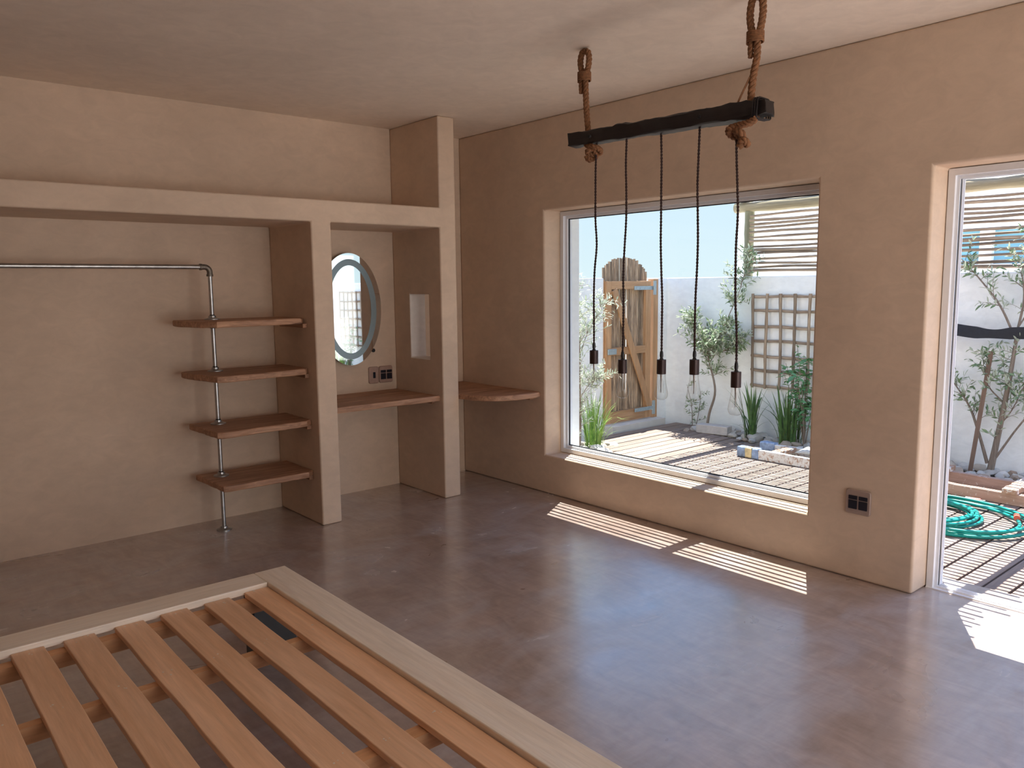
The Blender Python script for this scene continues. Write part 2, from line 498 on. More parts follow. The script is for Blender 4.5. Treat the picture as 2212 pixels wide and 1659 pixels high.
# window frame and pane
wf = thing('window_1', (4.03, 3.115, WB), '', '')
del wf['label']; del wf['category']; wf['kind'] = 'structure'
X0, X1 = 3.985, 4.075
def ring(x0, x1, y0, y1, z0, z1, t):
    return cells([x0, x1], [y0, y0 + t, y1 - t, y1], [z0, z0 + t, z1 - t, z1], lambda x, y, z: not (y0 + t < y < y1 - t and z0 + t < z < z1 - t))
a = ring(X0, X1, W2 + .003, W1 - .003, WB + .002, WT - .003, .032).build('frame', MAT['alu'], wf); add_bevel(a, .003)
a = ring(X0 + .022, X0 + .055, W2 + .035, W1 - .035, WB + .034, WT - .035, .018).build('glazing_bead', MAT['alu'], wf); add_bevel(a, .003)
ring(X0 + .036, X0 + .046, W2 + .053, W1 - .053, WB + .052, WT - .053, .006).build('gasket', MAT['gasket'], wf, label='black rubber gasket')
MB().box((X0 + .040, W2 + .05, WB + .05), (X0 + .044, W1 - .05, WT - .05)).build('pane', MAT['glass'], wf)

# sliding door frame (open) with its floor track
df = thing('door_1', (4.03, .27, 0), '', '')
del df['label']; del df['category']; df['kind'] = 'structure'
a = cells([X0, X1], [D0 + .003, D0 + .036, D1 - .036, D1 - .003], [.002, DT - .036, DT - .003], lambda x, y, z: not (D0 + .036 < y < D1 - .036 and z < DT - .036)).build('frame', MAT['alu'], df); add_bevel(a, .003)
b_ = MB()
for x in (X0 + .018, X0 + .05, X0 + .075):
    b_.box((x, D0 + .037, .012), (x + .006, D1 - .037, DT - .040)) if False else b_.box((x, D1 - .050, .012), (x + .006, D1 - .036, DT - .037))
    b_.box((x, D0 + .037, DT - .050), (x + .006, D1 - .051, DT - .037))
b_.build('guide_rib', MAT['alu'], df)
MB().box((X0 + .03, D1 - .047, .014), (X0 + .044, D1 - .037, DT - .05)).build('gasket', MAT['gasket'], df, label='black brush seal')
t_ = MB().box((X0 - .005, D0 + .04, 0), (X1, D1 - .004, .006))
for x in (X0 + .015, X0 + .055): t_.box((x, D0 + .04, .006), (x + .005, D1 - .004, .016))
t_.build('floor_track', MAT['alu'], df)
# unseen window behind the camera, added to go with the fill lamp
w2 = thing('added_window', (2.0, -3.1, .15), '', '')
del w2['label']; del w2['category']; w2['kind'] = 'structure'
cells([.703, .74, 1.985, 2.015, 3.26, 3.297], [-3.13, -3.06], [.153, .19, 2.06, 2.097], lambda x, y, z: not ((.74 < x < 1.985 or 2.015 < x < 3.26) and .19 < z < 2.06)).build('frame', MAT['alu'], w2)
MB().box((.74, -3.10, .19), (3.26, -3.096, 2.06)).build('pane', MAT['glass'], w2)

# ================================================================== INTERIOR THINGS
# ---- bed
BX1, BY1, BZ = 1.347, 3.053, .35
BX0, BY0 = -.30, 1.0
bed = thing('bed_frame', ((BX0 + BX1) / 2, (BY0 + BY1) / 2, 0), 'pale pine bed frame with orange-toned slats and no mattress', 'bed')
RW = .132
def rail(a, b, mat, name='rail'): return MB().box(a, b).build(name, mat, bed, bevel=.004)
rail((BX1 - RW, BY0, BZ - .03), (BX1, BY1, BZ), MAT['pine'], 'top_board')
rail((BX0, BY1 - RW - .002, BZ - .03), (BX1 - RW - .001, BY1, BZ - .0005), MAT['pinex'], 'top_board')
rail((BX0, BY0 + RW, BZ - .03), (BX0 + RW, BY1 - RW - .003, BZ), MAT['pine'], 'top_board')
rail((BX0, BY0, BZ - .03), (BX1 - RW - .001, BY0 + RW - .001, BZ - .0005), MAT['pinex'], 'top_board')
# carcase under the boards, set in from the edge
ins = .05
for s, (a, b_) in enumerate([((BX1 - RW + .005, BY0 + ins, .268), (BX1 - RW + .045, BY1 - ins, BZ - .031)),
                            ((BX0 + RW - .045, BY0 + ins, .268), (BX0 + RW - .005, BY1 - ins, BZ - .031))]):
    MB().box(a, b_).build('side_rail', MAT['slat'], bed)
for k_, (a, b_) in enumerate([((BX1 - .184, BY1 - .105, 0), (BX1 - .008, BY1 - .008, BZ - .031)), ((BX0 + .008, BY1 - .105, 0), (BX0 + .184, BY1 - .008, BZ - .031)),
             ((BX1 - .184, BY0 + .008, 0), (BX1 - .008, BY0 + .105, BZ - .031)), ((BX0 + .008, BY0 + .008, 0), (BX0 + .184, BY0 + .105, BZ - .031))]):
    MB().box(a, b_).build('corner_foot', MAT['black'], bed, bevel=.004, label='black corner foot')
ZS = .332
IX0, IX1, IY0, IY1 = BX0 + RW, BX1 - RW, BY0 + RW, BY1 - RW
for y, wd in ((IY1 - .052, .05), (2.445, .034), (1.70, .05), (IY0 + .002, .05)):
    MB().box((IX0 + .001, y - (wd / 2 if 1.5 < y < 2.6 else 0), ZS - .072), (IX1 - .001, y + (wd / 2 if 1.5 < y < 2.6 else wd), ZS - .0225)).build('bearer', MAT['bearer'], bed)
sp = MB()
for i, x in enumerate([1.118, .964, .808, .655, .497, .345, .190, .035, -.118]):
    g = random.Random(i)
    wd = .096
    x0, x1 = x, min(x + wd, IX1 - .003)
    z1 = ZS + g.uniform(-.0015, .0015)
    b_ = MB(); nseg = 10; ys_ = [IY0 + .004 + (IY1 - IY0 - .008) * k / nseg for k in range(nseg + 1)]
    vs_ = []; bow = [g.uniform(-.002, .002) for _ in ys_]
    for y, bo in zip(ys_, bow):
        vs_ += [(x0 + bo, y, z1 - .021), (x1 + bo, y, z1 - .021), (x1 + bo, y, z1), (x0 + bo, y, z1)]
    fs_ = [(0, 1, 2, 3), tuple(nseg * 4 + k for k in (3, 2, 1, 0))]
    for k in range(nseg):
        for e in range(4):
            fs_.append((k * 4 + e, k * 4 + (e + 1) % 4, (k + 1) * 4 + (e + 1) % 4, (k + 1) * 4 + e))
    sl_ = b_.add(vs_, fs_).build('slat', MAT['slat'], bed, bevel=.003)
    for y in (IY1 - .03, 2.45, 1.70):
        for q in range(3 if y < 2.8 else 2):
            px, py = x0 + .02 + g.uniform(0, .055), y + g.uniform(-.022, .022)
            r_ = g.uniform(.0018, .0036)
            sp.lathe([(r_, 0), (r_, .0006)], (px, py, z1 + .0001), 7)
o_ = sp.build('screw_filler', MAT['nail'], bed, label='white filler dots over the slat screws'); o_['kind'] = 'stuff'

# ---- clothes rail of galvanised pipe
PX, PY, RP = 1.755, 4.848, .0125
cr = thing('clothes_rail', (PX, PY, 0), 'galvanised pipe clothes rail bending down through four wooden shelves', 'clothes rail')
MB().tube([(-2.0, PY, 1.628), (PX - .04, PY, 1.628)], RP + .0015, 16).build('rail', MAT['steel'], cr, smooth=40)
MB().tube([(PX, PY, 1.59), (PX, PY, .004)], RP, 16).build('pole', MAT['steel'], cr, smooth=40)
el = [(PX - .05 + 0, PY, 1.628)] + [(PX - .03 + .03 * math.sin(t), PY, 1.598 + .03 * math.cos(t)) for t in [i * PI / 2 / 6 for i in range(7)]] + [(PX, PY, 1.578)]
e_ = MB().tube(el, .0165, 16)
e_.tube([(PX - .058, PY, 1.628), (PX - .046, PY, 1.628)], .0195, 16); e_.tube([(PX, PY, 1.585), (PX, PY, 1.572)], .0195, 16)
e_.build('elbow', MAT['castiron'], cr, smooth=40, label='dark cast elbow fitting')
def flange(z, down=False):
    prof = [(.046, 0), (.046, .005), (.030, .009), (.0215, .013), (.0205, .024), (.014, .025)]
    if down: prof = [(r, -q) for r, q in prof]
    f_ = MB().lathe(prof, (PX, PY, z), 22, False)
    return f_
SHZ = [1.312, .998, .672, .345]
flange(0.0).build('flange', MAT['steel'], cr, smooth=40)
for z in SHZ:
    flange(z + .0005).build('flange', MAT['steel'], cr, smooth=40)
    if z > .5:
        MB().lathe([(.017, -.052), (.017, -.0385)], (PX, PY, z), 18).build('coupling', MAT['black'], cr, smooth=40)
    MB().lathe([(.0142, .0255), (.0142, .031)], (PX, PY, z), 18).build('coupling', MAT['black'], cr, smooth=40)

# ---- four reclaimed plank shelves
def rough_slab(outline, z0, z1, seed, jit=.004, bev=.004):
    """plank board with ragged edges from a closed outline"""
    g = random.Random(seed); P = []
    n = len(outline)
    for i in range(n):
        a = Vector(outline[i]); b = Vector(outline[(i + 1) % n])
        k = max(1, int((b - a).length / .035))
        for q in range(k):
            t = q / k; p = a.lerp(b, t)
            if q: p = p + Vector((g.uniform(-jit, jit), g.uniform(-jit, jit)))
            P.append(p)
    N = len(P); vs = []; inset = .005
    c = sum(P, Vector((0, 0))) / N
    for z, ins_ in ((z0, inset), (z0 + .005, 0), (z1 - .005, 0), (z1, inset)):
        for p in P:
            d = (c - p); d.normalize()
            dz = g.uniform(-.0012, .0012) if z in (z0 + .005, z1 - .005) else 0
            vs.append((p.x + d.x * ins_, p.y + d.y * ins_, z + dz))
    fs = [tuple(reversed(range(N)))]
    for l in range(3):
        for i in range(N):
            j = (i + 1) % N
            fs.append((l * N + i, l * N + j, (l + 1) * N + j, (l + 1) * N + i))
    fs.append(tuple(range(3 * N, 4 * N)))
    return MB().add(vs, fs)
shl = ['reclaimed wooden shelf on the clothes rail pole, topmost of four', 'reclaimed wooden shelf on the clothes rail pole, second from the top',
       'reclaimed wooden shelf on the clothes rail pole, third from the top', 'reclaimed wooden shelf on the clothes rail pole, lowest and nearest the floor']
outl = [
    [(1.56, 4.97), (1.545, 4.83), (1.60, 4.60), (1.66, 4.52), (2.20, 4.575), (2.235, 4.62), (2.250, 4.70), (2.250, 4.97)],
    [(1.585, 4.95), (1.59, 4.80), (1.645, 4.52), (1.70, 4.50), (2.215, 4.57), (2.250, 4.62), (2.250, 4.97), (1.62, 4.97)],
    [(1.62, 4.97), (1.632, 4.53), (1.66, 4.515), (2.20, 4.555), (2.250, 4.60), (2.250, 4.97)],
    [(1.645, 4.98), (1.662, 4.565), (1.69, 4.55), (2.20, 4.555), (2.250, 4.60), (2.250, 4.98)]]
for i, z in enumerate(SHZ):
    s_ = thing('shelf', (1.95, 4.75, z - .036), shl[i], 'shelf', 'reclaimed shelves on the pipe pole')
    # three boards side by side
    o_ = rough_slab(outl[i], z - .036, z, 30 + i).build('board', MAT['shelfw'], s_, smooth=35)
    MB().box((2.222, 4.60, z - .062), (2.2515, 4.94, z - .0365)).build('cleat', MAT['shelfy'], s_, bevel=.003)

# ---- vanity shelf and nook shelf
vsf = thing('vanity_shelf', (2.79, 4.8, .70), 'reclaimed plank vanity shelf in the niche under the oval mirror', 'shelf')
for k, (y0, y1) in enumerate([(4.535, 4.72), (4.723, 4.91), (4.913, 5.099)]):
    rough_slab([(2.387, y0), (3.203, y0), (3.203, y1), (2.387, y1)], .697, .7345, 50 + k, .0022).build('plank', MAT['shelfw'], vsf, smooth=35)
for x in (2.387, 3.180): MB().box((x, 4.60, .672), (x + .0235, 5.07, .6965)).build('cleat', MAT['shelfy'], vsf, bevel=.003)
nsf = thing('corner_shelf', (3.6, 4.7, .70), 'rounded reclaimed wooden shelf in the corner between pier and window wall', 'shelf')
arc = [(3.831, 4.17), (3.76, 4.155)] + [(3.342 + .47 * math.sin(t), 4.62 - .47 * math.cos(t)) for t in [math.radians(q) for q in (62, 45, 30, 15)]]
rough_slab([(3.831, 5.099), (3.831, 4.18), (3.79, 4.155), (3.70, 4.15), (3.58, 4.165), (3.46, 4.21), (3.40, 4.27), (3.36, 4.36), (3.342, 4.50), (3.342, 5.099)], .700, .7365, 61, .002).build('board', MAT['shelfw'], nsf, smooth=35)
MB().box((3.795, 4.25, .672), (3.8315, 5.05, .6995)).build('cleat', MAT['shelfy'], nsf, bevel=.003)
MB().box((3.36, 5.07, .672), (3.77, 5.0995, .6995)).build('cleat', MAT['shelfw'], nsf, bevel=.003)

# ---- oval mirror
MX, MZ, MY = 2.805, 1.340, 5.045
mr = thing('oval_mirror', (MX, YB, MZ), 'frameless oval mirror with a frosted band on the niche wall', 'mirror')
def ell(rx, rz, y, n=72): return [(MX + rx * math.cos(2 * PI * k / n), y, MZ + rz * math.sin(2 * PI * k / n)) for k in range(n)]
def ellring(a, b, n=72):
    vs = a + b; return MB().add(vs, [(k, (k + 1) % n, n + (k + 1) % n, n + k) for k in range(n)])
n = 72
g_ = MB().add(ell(.252, .397, MY) + ell(.252, .397, MY + .005), [tuple(range(n)), tuple(reversed(range(n, 2 * n)))] + [(k, (k + 1) % n, n + (k + 1) % n, n + k) for k in range(n)])
g_.build('glass', MAT['mirror'], mr)
fbn = MB()
A = [ell(.212, .355, MY - .0008), ell(.168, .311, MY - .0008), ell(.212, .355, MY - .0002), ell(.168, .311, MY - .0002)]
fbn.add(A[0] + A[1] + A[2] + A[3], [(k, (k + 1) % n, n + (k + 1) % n, n + k) for k in range(n)] + [(k, (k + 1) % n, 2 * n + (k + 1) % n, 2 * n + k) for k in range(n)] + [(n + k, n + (k + 1) % n, 3 * n + (k + 1) % n, 3 * n + k) for k in range(n)])
fbn.build('frosted_band', MAT['frost'], mr, label='grey frosted oval band')
MB().box((MX - .12, MY + .0052, MZ - .25), (MX + .12, YB - .0003, MZ + .25)).build('mounting_box', MAT['alu'], mr)

kn = MB().tube([(3.010, YB - .0005, 1.035), (3.010, YB - .010, 1.035)], .014, 16).build('cable_cap', MAT['black'], origin=(3.01, YB, 1.035), smooth=40)
tag(kn, 'small round black cap on the niche wall below the oval mirror', 'cap')

# ---- wall plates
def rr(u0, u1, v0, v1, r, n=5):
    P = []
    for cx, cy, a0 in ((u1 - r, v1 - r, 0), (u0 + r, v1 - r, 90), (u0 + r, v0 + r, 180), (u1 - r, v0 + r, 270)):
        for k in range(n + 1):
            t = math.radians(a0 + 90 * k / n); P.append((cx + r * math.cos(t), cy + r * math.sin(t)))
    return P
def plate(name, place, w_, h_, mods, label, cat, mat, normal):
    """place: centre on the wall; normal 'y' faces -y, 'x' faces -x"""
    t = thing(name, place, label, cat)
    def conv(u, v, d):
        return (place[0] + u, place[1] - d, place[2] + v) if normal == 'y' else (place[0] - d, place[1] - u, place[2] + v)
    P = rr(-w_ / 2, w_ / 2, -h_ / 2, h_ / 2, .014); n = len(P)
    Pi = rr(-w_ / 2 + .004, w_ / 2 - .004, -h_ / 2 + .004, h_ / 2 - .004, .012)
    vs = [conv(u, v, .0006) for u, v in P] + [conv(u, v, .007) for u, v in P] + [conv(u, v, .0105) for u, v in Pi]
    fs = [tuple(range(n)), tuple(range(2 * n, 3 * n))]
    for l in range(2):
        for k in range(n): fs.append((l * n + k, l * n + (k + 1) % n, (l + 1) * n + (k + 1) % n, (l + 1) * n + k))
    MB().add(vs, fs).build('cover_plate', mat, t, smooth=30)
    for (u0, u1, v0, v1) in mods:
        q = rr(u0, u1, v0, v1, .002, 2); n = len(q)
        vs = [conv(u, v, .0107) for u, v in q] + [conv(u, v, .0135) for u, v in q]
        MB().add(vs, [tuple(range(n)), tuple(range(n, 2 * n))] + [(k, (k + 1) % n, n + (k + 1) % n, n + k) for k in range(n)]).build('module', MAT['module'], t)
    return t
quad = [(-.047, -.003, .012, .032), (.005, .049, .012, .032), (-.047, -.003, -.036, .008), (.005, .049, -.036, .008)]
plate('light_switch', (3.006, YB, .852), .084, .125, [(-.008, .012, -.022, .022)], 'single rocker light switch plate above the vanity shelf', 'switch', MAT['plate'], 'y')
plate('power_socket', (3.110, YB, .852), .114, .125, quad, 'double dark-moduled socket plate beside the niche corner above the vanity shelf', 'socket', MAT['plate'], 'y')
plate('power_socket', (XW, 1.823, .402), .128, .125, quad, 'socket plate low on the wall between window and door', 'socket', MAT['plate2'], 'x')

# ---- pendant lamp
LX = 2.888
pl = thing('pendant_lamp', (LX, 2.35, 2.635), 'charred wooden beam hung on two ropes with five bare bulbs on twisted cords', 'pendant lamp')
g = random.Random(5)
b_ = MB(); ns = 44; vs_ = []; fs_ = []; nr = 12
for i in range(ns + 1):
    t = i / ns; y = 2.897 - t * (2.897 - 1.803)
    zc = 2.212 - .028 * t; hw, hh = .036 + .008 * t, .031 + .004 * t
    if i == ns: hh -= .006
    for k in range(nr):
        a = 2 * PI * k / nr + PI / nr
        cx, cz = math.cos(a), math.sin(a)
        e = .28
        px = math.copysign(abs(cx) ** e, cx); pz = math.copysign(abs(cz) ** e, cz)
        j = noise.noise(Vector((px * 2.1, y * 5, pz * 2.1))) * .006 + g.uniform(-.0015, .0015)
        if pz > .5 and abs(y - 2.55) < .035: j += .006
        if pz > .5 and abs(y - 1.96) < .03: j += .004
        if i >= ns - 2: j += g.uniform(-.012, .004)
        j += noise.noise(Vector((px * 9, y * 30, pz * 9))) * .0025
        vs_.append((LX + px * (hw + j), y + (g.uniform(-.006, .006) if i == 0 else g.uniform(-.012, .010) if i == ns else 0), zc + pz * (hh + j)))
for i in range(ns):
    for k in range(nr):
        l = (k + 1) % nr; fs_.append((i * nr + k, i * nr + l, (i + 1) * nr + l, (i + 1) * nr + k))
fs_.append(tuple(range(nr))); fs_.append(tuple(range(ns * nr, (ns + 1) * nr)))
b_.add(vs_, fs_).build('beam', MAT['char'], pl, smooth=35)
for y, z in ((2.745, 2.207), (2.105, 2.195)):
    k_ = MB().tube([(LX - .034, y, z), (LX - .046, y, z)], [.013, .009], 10)
    k_.tube([(LX - .045, y, z), (LX - .052, y, z)], .006, 8)
    k_.build('bolt', MAT['char'], pl, smooth=40)
# wire wrapped round the right end
for y in (1.845, 1.835, 1.826):
    wv = []
    for k in range(24):
        a = 2 * PI * k / 24; cx, cz = math.cos(a), math.sin(a)
        px = math.copysign(abs(cx) ** .3, cx); pz = math.copysign(abs(cz) ** .3, cz)
        wv.append((LX + px * .0478, y + .004 * math.sin(a * 2), 2.185 + pz * .0400))
    MB().tube(wv, .0035, 6, closed=True).build('binding', MAT['char'], pl, smooth=40)

def catmull(P, n=8):
    P = [Vector(p) for p in P]; out = []
    Q = [P[0] * 2 - P[1]] + P + [P[-1] * 2 - P[-2]]
    for i in range(1, len(Q) - 2):
        for k in range(n):
            t = k / n
            out.append(.5 * ((2 * Q[i]) + (-Q[i - 1] + Q[i + 1]) * t + (2 * Q[i - 1] - 5 * Q[i] + 4 * Q[i + 1] - Q[i + 2]) * t * t + (-Q[i - 1] + 3 * Q[i] - 3 * Q[i + 1] + Q[i + 2]) * t ** 3))
    out.append(P[-1]); return out
def resample(P, d):
    out = [P[0]]; acc = 0
    for a, b in zip(P, P[1:]):
        L = (b - a).length; s = d - acc
        while s <= L and L > 0:
            out.append(a.lerp(b, s / L)); s += d
        acc = (acc + L) % d if L else acc
    out.append(P[-1]); return out
def twisted(path, Rr, strands, pitch, step, n=7, thick=.54, mb=None, up0=None):
    mb = mb or MB()
    P = resample(path, step); up = None; fr = []
    for i, p in enumerate(P):
        d = (P[min(i + 1, len(P) - 1)] - P[max(i - 1, 0)]).normalized()
        if up is None: up = Vector((1, 0, 0)) if abs(d.x) < .9 else Vector((0, 1, 0))
        a = (up - d * up.dot(d)).normalized(); up = a; fr.append((a, d.cross(a)))
    for s in range(strands):
        pts = []
        for i, p in enumerate(P):
            t = 2 * PI * (i * step / pitch + s / strands); a, b = fr[i]
            pts.append(p + (a * math.cos(t) + b * math.sin(t)) * Rr * (1 - thick))
        mb.tube(pts, Rr * thick, n)
    return mb
def rope(yt, yb, ztop, zb, s):
    """eye at the ceiling, whipping, standing part down through the beam"""
    rt = .0155
    zl = CH - .006
    # eye loop
    eye = catmull([(LX, yt + .002, zl - .135 - s), (LX, yt + .020, zl - .10 - s), (LX, yt + .030, zl - .055 - s * .5), (LX, yt + .020, zl - .015), (LX, yt - .002, zl - .010),
                   (LX, yt - .022, zl - .018), (LX, yt - .028, zl - .055 - s * .5), (LX, yt - .018, zl - .10 - s), (LX, yt - .003, zl - .14 - s)], 6)
    m_ = twisted(eye, rt, 3, .055, .004)
    o = m_.build('rope', MAT['rope'], pl, smooth=60)
    st = catmull([(LX, yt - .004, zl - .12 - s), (LX, yt - .006, zl - .20 - s), (LX, (yt + yb) / 2, (zl - .2 + zb) / 2), (LX, yb, zb)], 8)
    twisted(st, rt, 3, .06, .004).build('rope', MAT['rope'], pl, smooth=60)
    twisted(catmull([(LX - .004, yt + .016, zl - .12 - s), (LX - .006, yt + .020, zl - .17 - s), (LX - .006, yt + .018, zl - .20 - s)], 6), rt * .8, 3, .05, .004).build('rope_tail', MAT['rope'], pl, smooth=60)
    wp = [Vector((LX + .027 * math.cos(t), yt + .004 + .033 * math.sin(t), zl - .105 - s - .0068 * t / (2 * PI) + .0015 * math.sin(3 * t))) for t in [i * PI / 9 for i in range(int(18 * 6.4))]]
    MB().tube(wp, .0042, 6).build('whipping', MAT['rope'], pl, smooth=60)
rope(2.813, 2.785, CH, 2.20, .0)
rope(1.868, 1.888, CH, 2.19, .035)
def knot(c, sgn, sc_=1.0):
    c = Vector(c); P = []
    for q in [(-.0, .050, .035), (0, .030, .012), (-.02, -.01, .002), (-.03, -.045, -.006), (0, -.062, -.020), (.024, -.040, -.034), (0, -.010, -.040), (-.028, .005, -.028), (-.02, -.028, -.012), (.018, -.020, -.046), (0, .012, -.066), (-.024, .010, -.052), (-.012, -.012, -.072)]:
        P.append(c + Vector((q[0], q[1] * sgn, q[2])) * sc_)
    twisted(catmull(P, 7), .0145 * sc_, 3, .05, .004).build('knot', MAT['rope'], pl, smooth=60)
knot((LX - .005, 2.765, 2.162), 1, .92)
knot((LX - .008, 1.905, 2.128), -1, 1.1)
twisted(catmull([(LX - .046, 1.83, 2.142), (LX - .050, 1.86, 2.132), (LX - .045, 1.90, 2.128), (LX - .03, 1.935, 2.122)], 6), .013, 3, .05, .004).build('knot', MAT['rope'], pl, smooth=60)
MB().tube(catmull([(LX - .010, 1.886, 2.315), (LX - .02, 1.905, 2.27), (LX - .03, 1.925, 2.222)], 6), .004, 6).build('loose_strand', MAT['rope'], pl, smooth=60)
lamps = [(2.735, 2.175, 2.749, 1.171), (2.542, 2.178, 2.559, 1.137), (2.340, 2.172, 2.322, 1.152), (2.131, 2.166, 2.138, 1.164), (1.950, 2.150, 1.923, 1.126)]
amb = thing  # (no extra light: the bulbs are off)
for i, (yt, zt, ys, zs_) in enumerate(lamps):
    g = random.Random(40 + i)
    c = []
    for k in range(9):
        t = k / 8
        wob = math.sin(t * PI) * 1.0
        c.append((LX + g.uniform(-.004, .004) * wob, yt + (ys - yt) * t + (math.sin(t * 9 + i * 2) * .007 + g.uniform(-.003, .003)) * wob, zt + (zs_ + .035 - zt) * t))
    twisted(catmull(c, 8), .0058, 2, .028, .0035, 5, .56).build('cord', MAT['cord'], pl, smooth=60)
    h_ = MB().lathe([(.0215, 0), (.0215, -.066), (.019, -.0665)], (LX, ys, zs_), 24, False)
    h_.lathe([(.004, .001), (.0205, .0008), (.0215, 0)], (LX, ys, zs_), 24, False)
    hold = h_.build('lamp_holder', MAT['bronze'], pl, smooth=35)
    MB().lathe([(.0045, .042), (.0075, .034), (.0085, .018), (.0065, .008), (.0105, .0005), (.0108, .0005)], (LX, ys, zs_), 16).build('cord_grip', MAT['black'], hold, smooth=35)
    zb = zs_ - .067
    prof = [(.0185, 0), (.0190, -.012), (.0215, -.035), (.0258, -.060), (.0300, -.080), (.0312, -.092), (.0295, -.104), (.0235, -.114), (.0130, -.119), (.0005, -.1205)]
    MB().lathe(prof, (LX, ys, zb), 28, False).build('bulb', MAT['bulb'], hold, smooth=60)
    fl = MB().tube([(LX, ys, zb), (LX, ys, zb - .030), (LX, ys, zb - .085)], [.0055, .0035, .0015], 8)
    for q in range(5):
        t = 2 * PI * q / 5 + i
        fl.tube([(LX + .004 * math.cos(t), ys + .004 * math.sin(t), zb - .020), (LX + .010 * math.cos(t), ys + .010 * math.sin(t), zb - .034), (LX + .013 * math.cos(t + .4), ys + .013 * math.sin(t + .4), zb - .088)], .0006, 4)
    fl.build('filament', MAT['steel'], hold, smooth=60)

# ================================================================== GARDEN
XG, ZG, WH = 7.05, -.02, 1.56
struct(MB().box((-30, -30, -.5), (60, 40, -.16)).build('ground', MAT['sand']))
add_bevel(struct(MB().box((XG, -6, -.16), (XG + .2, 5.80, WH)).build('wall_garden_side', MAT['white'])), .01)
gw = cells([XO + .001, 6.02, 6.87, XG - .001], [5.6, 5.8], [-.16, -.155, WH], lambda x, y, z: not (6.02 < x < 6.87 and z > -.155))
add_bevel(struct(gw.build('wall_garden_gate', MAT['white'])), .01)
struct(MB().box((6.02, 5.46, -.15), (6.87, 5.82, .035)).build('trim_threshold', MAT['sand']))
struct(MB().box((XO + .001, -6.2, -.16), (XG + .2, -6.0, WH)).build('wall_garden_end', MAT['white']))
struct(MB().box((XO + .001, -6, -.158), (XG, 5.6, -.10)).build('garden_soil', MAT['soil']))

dk = thing('deck', (5.3, 1.5, -.10), '', ''); del dk['label']; del dk['category']; dk['kind'] = 'structure'
g = random.Random(3)
y = -3.0; pitch = .1185; i = 0
def plank(x0, x1, y0, y1, z1):
    b_ = MB().box((x0, y0, z1 - .028), (x1, y1, z1)); return b_.build('plank', MAT['deck'], dk, bevel=.003)
while y < 5.40:
    x0 = XO + .012; x1 = 6.50 + g.uniform(-.015, .015)
    if y > 5.0: x0 = 5.62; x1 = 6.98
    elif y > 4.72: x0 = 5.30
    if 4.25 < y < 5.0: x1 = 6.62 + .12 * (y - 4.25) + g.uniform(-.02, .02)
    plank(x0, x1, y, y + pitch - .012, ZG + g.uniform(-.0015, .0015))
    y += pitch
j_ = MB()
for x in (4.3, 4.9, 5.5, 6.1, 6.45): j_.box((x, -3.0, -.098), (x + .05, 5.0 if x < 5.6 else 5.4, ZG - .031))
j_.build('joist', MAT['deck'], dk)

# planting bed with stones
bed_ = thing('planting_bed', (6.8, 2.0, -.10), '', ''); del bed_['label']; del bed_['category']; bed_['kind'] = 'structure'
MB().box((6.52, -6, -.099), (XG - .001, 5.0, -.045)).build('soil', MAT['soil'], bed_)
MB().box((XO + .01, 4.76, -.099), (5.29, 5.59, -.045)).build('soil', MAT['soil'], bed_)
protos = []
for s in range(7):
    bm = bmesh.new(); bmesh.ops.create_icosphere(bm, subdivisions=2 if s < 3 else 1, radius=1)
    gg = random.Random(s)
    off = Vector((gg.uniform(0, 9), gg.uniform(0, 9), gg.uniform(0, 9)))
    for vtx in bm.verts: vtx.co *= 1 + .38 * noise.noise(vtx.co * 1.1 + off)
    me = bpy.data.meshes.new('stone'); bm.to_mesh(me); bm.free()
    me.materials.append(MAT['stone'])
    me.polygons.foreach_set('use_smooth', [True] * len(me.polygons)); me.set_sharp_from_angle(angle=math.radians(38))
    protos.append(me)
def stone(x, y, z, s):
    o = bpy.data.objects.new('stone', g.choice(protos)); COL.objects.link(o); o.parent = bed_
    o.location = Vector((x, y, z)) - ORG[bed_.name]
    o.rotation_euler = (g.uniform(-.4, .4), g.uniform(-.4, .4), g.uniform(0, 6.28))
    o.scale = (s * g.uniform(.9, 1.4), s * g.uniform(.8, 1.1), s * g.uniform(.55, .8))
spots = []
def scatter(n, x0, x1, y0, y1, smin, smax, test=None):
    for _ in range(n):
        for tr_ in range(30):
            x, y, s = g.uniform(x0, x1), g.uniform(y0, y1), g.uniform(smin, smax)
            if test and not test(x, y): continue
            if all((x - a) ** 2 + (y - b) ** 2 > ((s + c) * .85) ** 2 for a, b, c in spots):
                spots.append((x, y, s)); stone(x, y, -.045 + s * .5, s); break
scatter(120, 6.60, 6.99, 3.05, 4.98, .028, .065, lambda x, y: x > 6.66 + .12 * max(0, y - 4.25))
scatter(70, 6.58, 7.0, 1.55, 2.75, .03, .06)
scatter(26, 6.65, 7.0, 5.0, 5.02, .03, .05)
scatter(30, 4.95, 5.27, 4.78, 5.25, .035, .075)
scatter(14, 5.30, 5.58, 5.02, 5.25, .03, .05)

# ---- concrete block
cb = MB().box((-.17, -.06, 0), (.17, .06, .09)).mesh('concrete_block', MAT['concrete'])
cbo = bpy.data.objects.new('concrete_block', cb); COL.objects.link(cbo); cbo.location = (6.72, 4.72, -.02); cbo.rotation_euler = (0, 0, math.radians(100))
add_bevel(cbo, .008)
tag(cbo, 'pale concrete block on the stones at the foot of the middle olive tree', 'block')

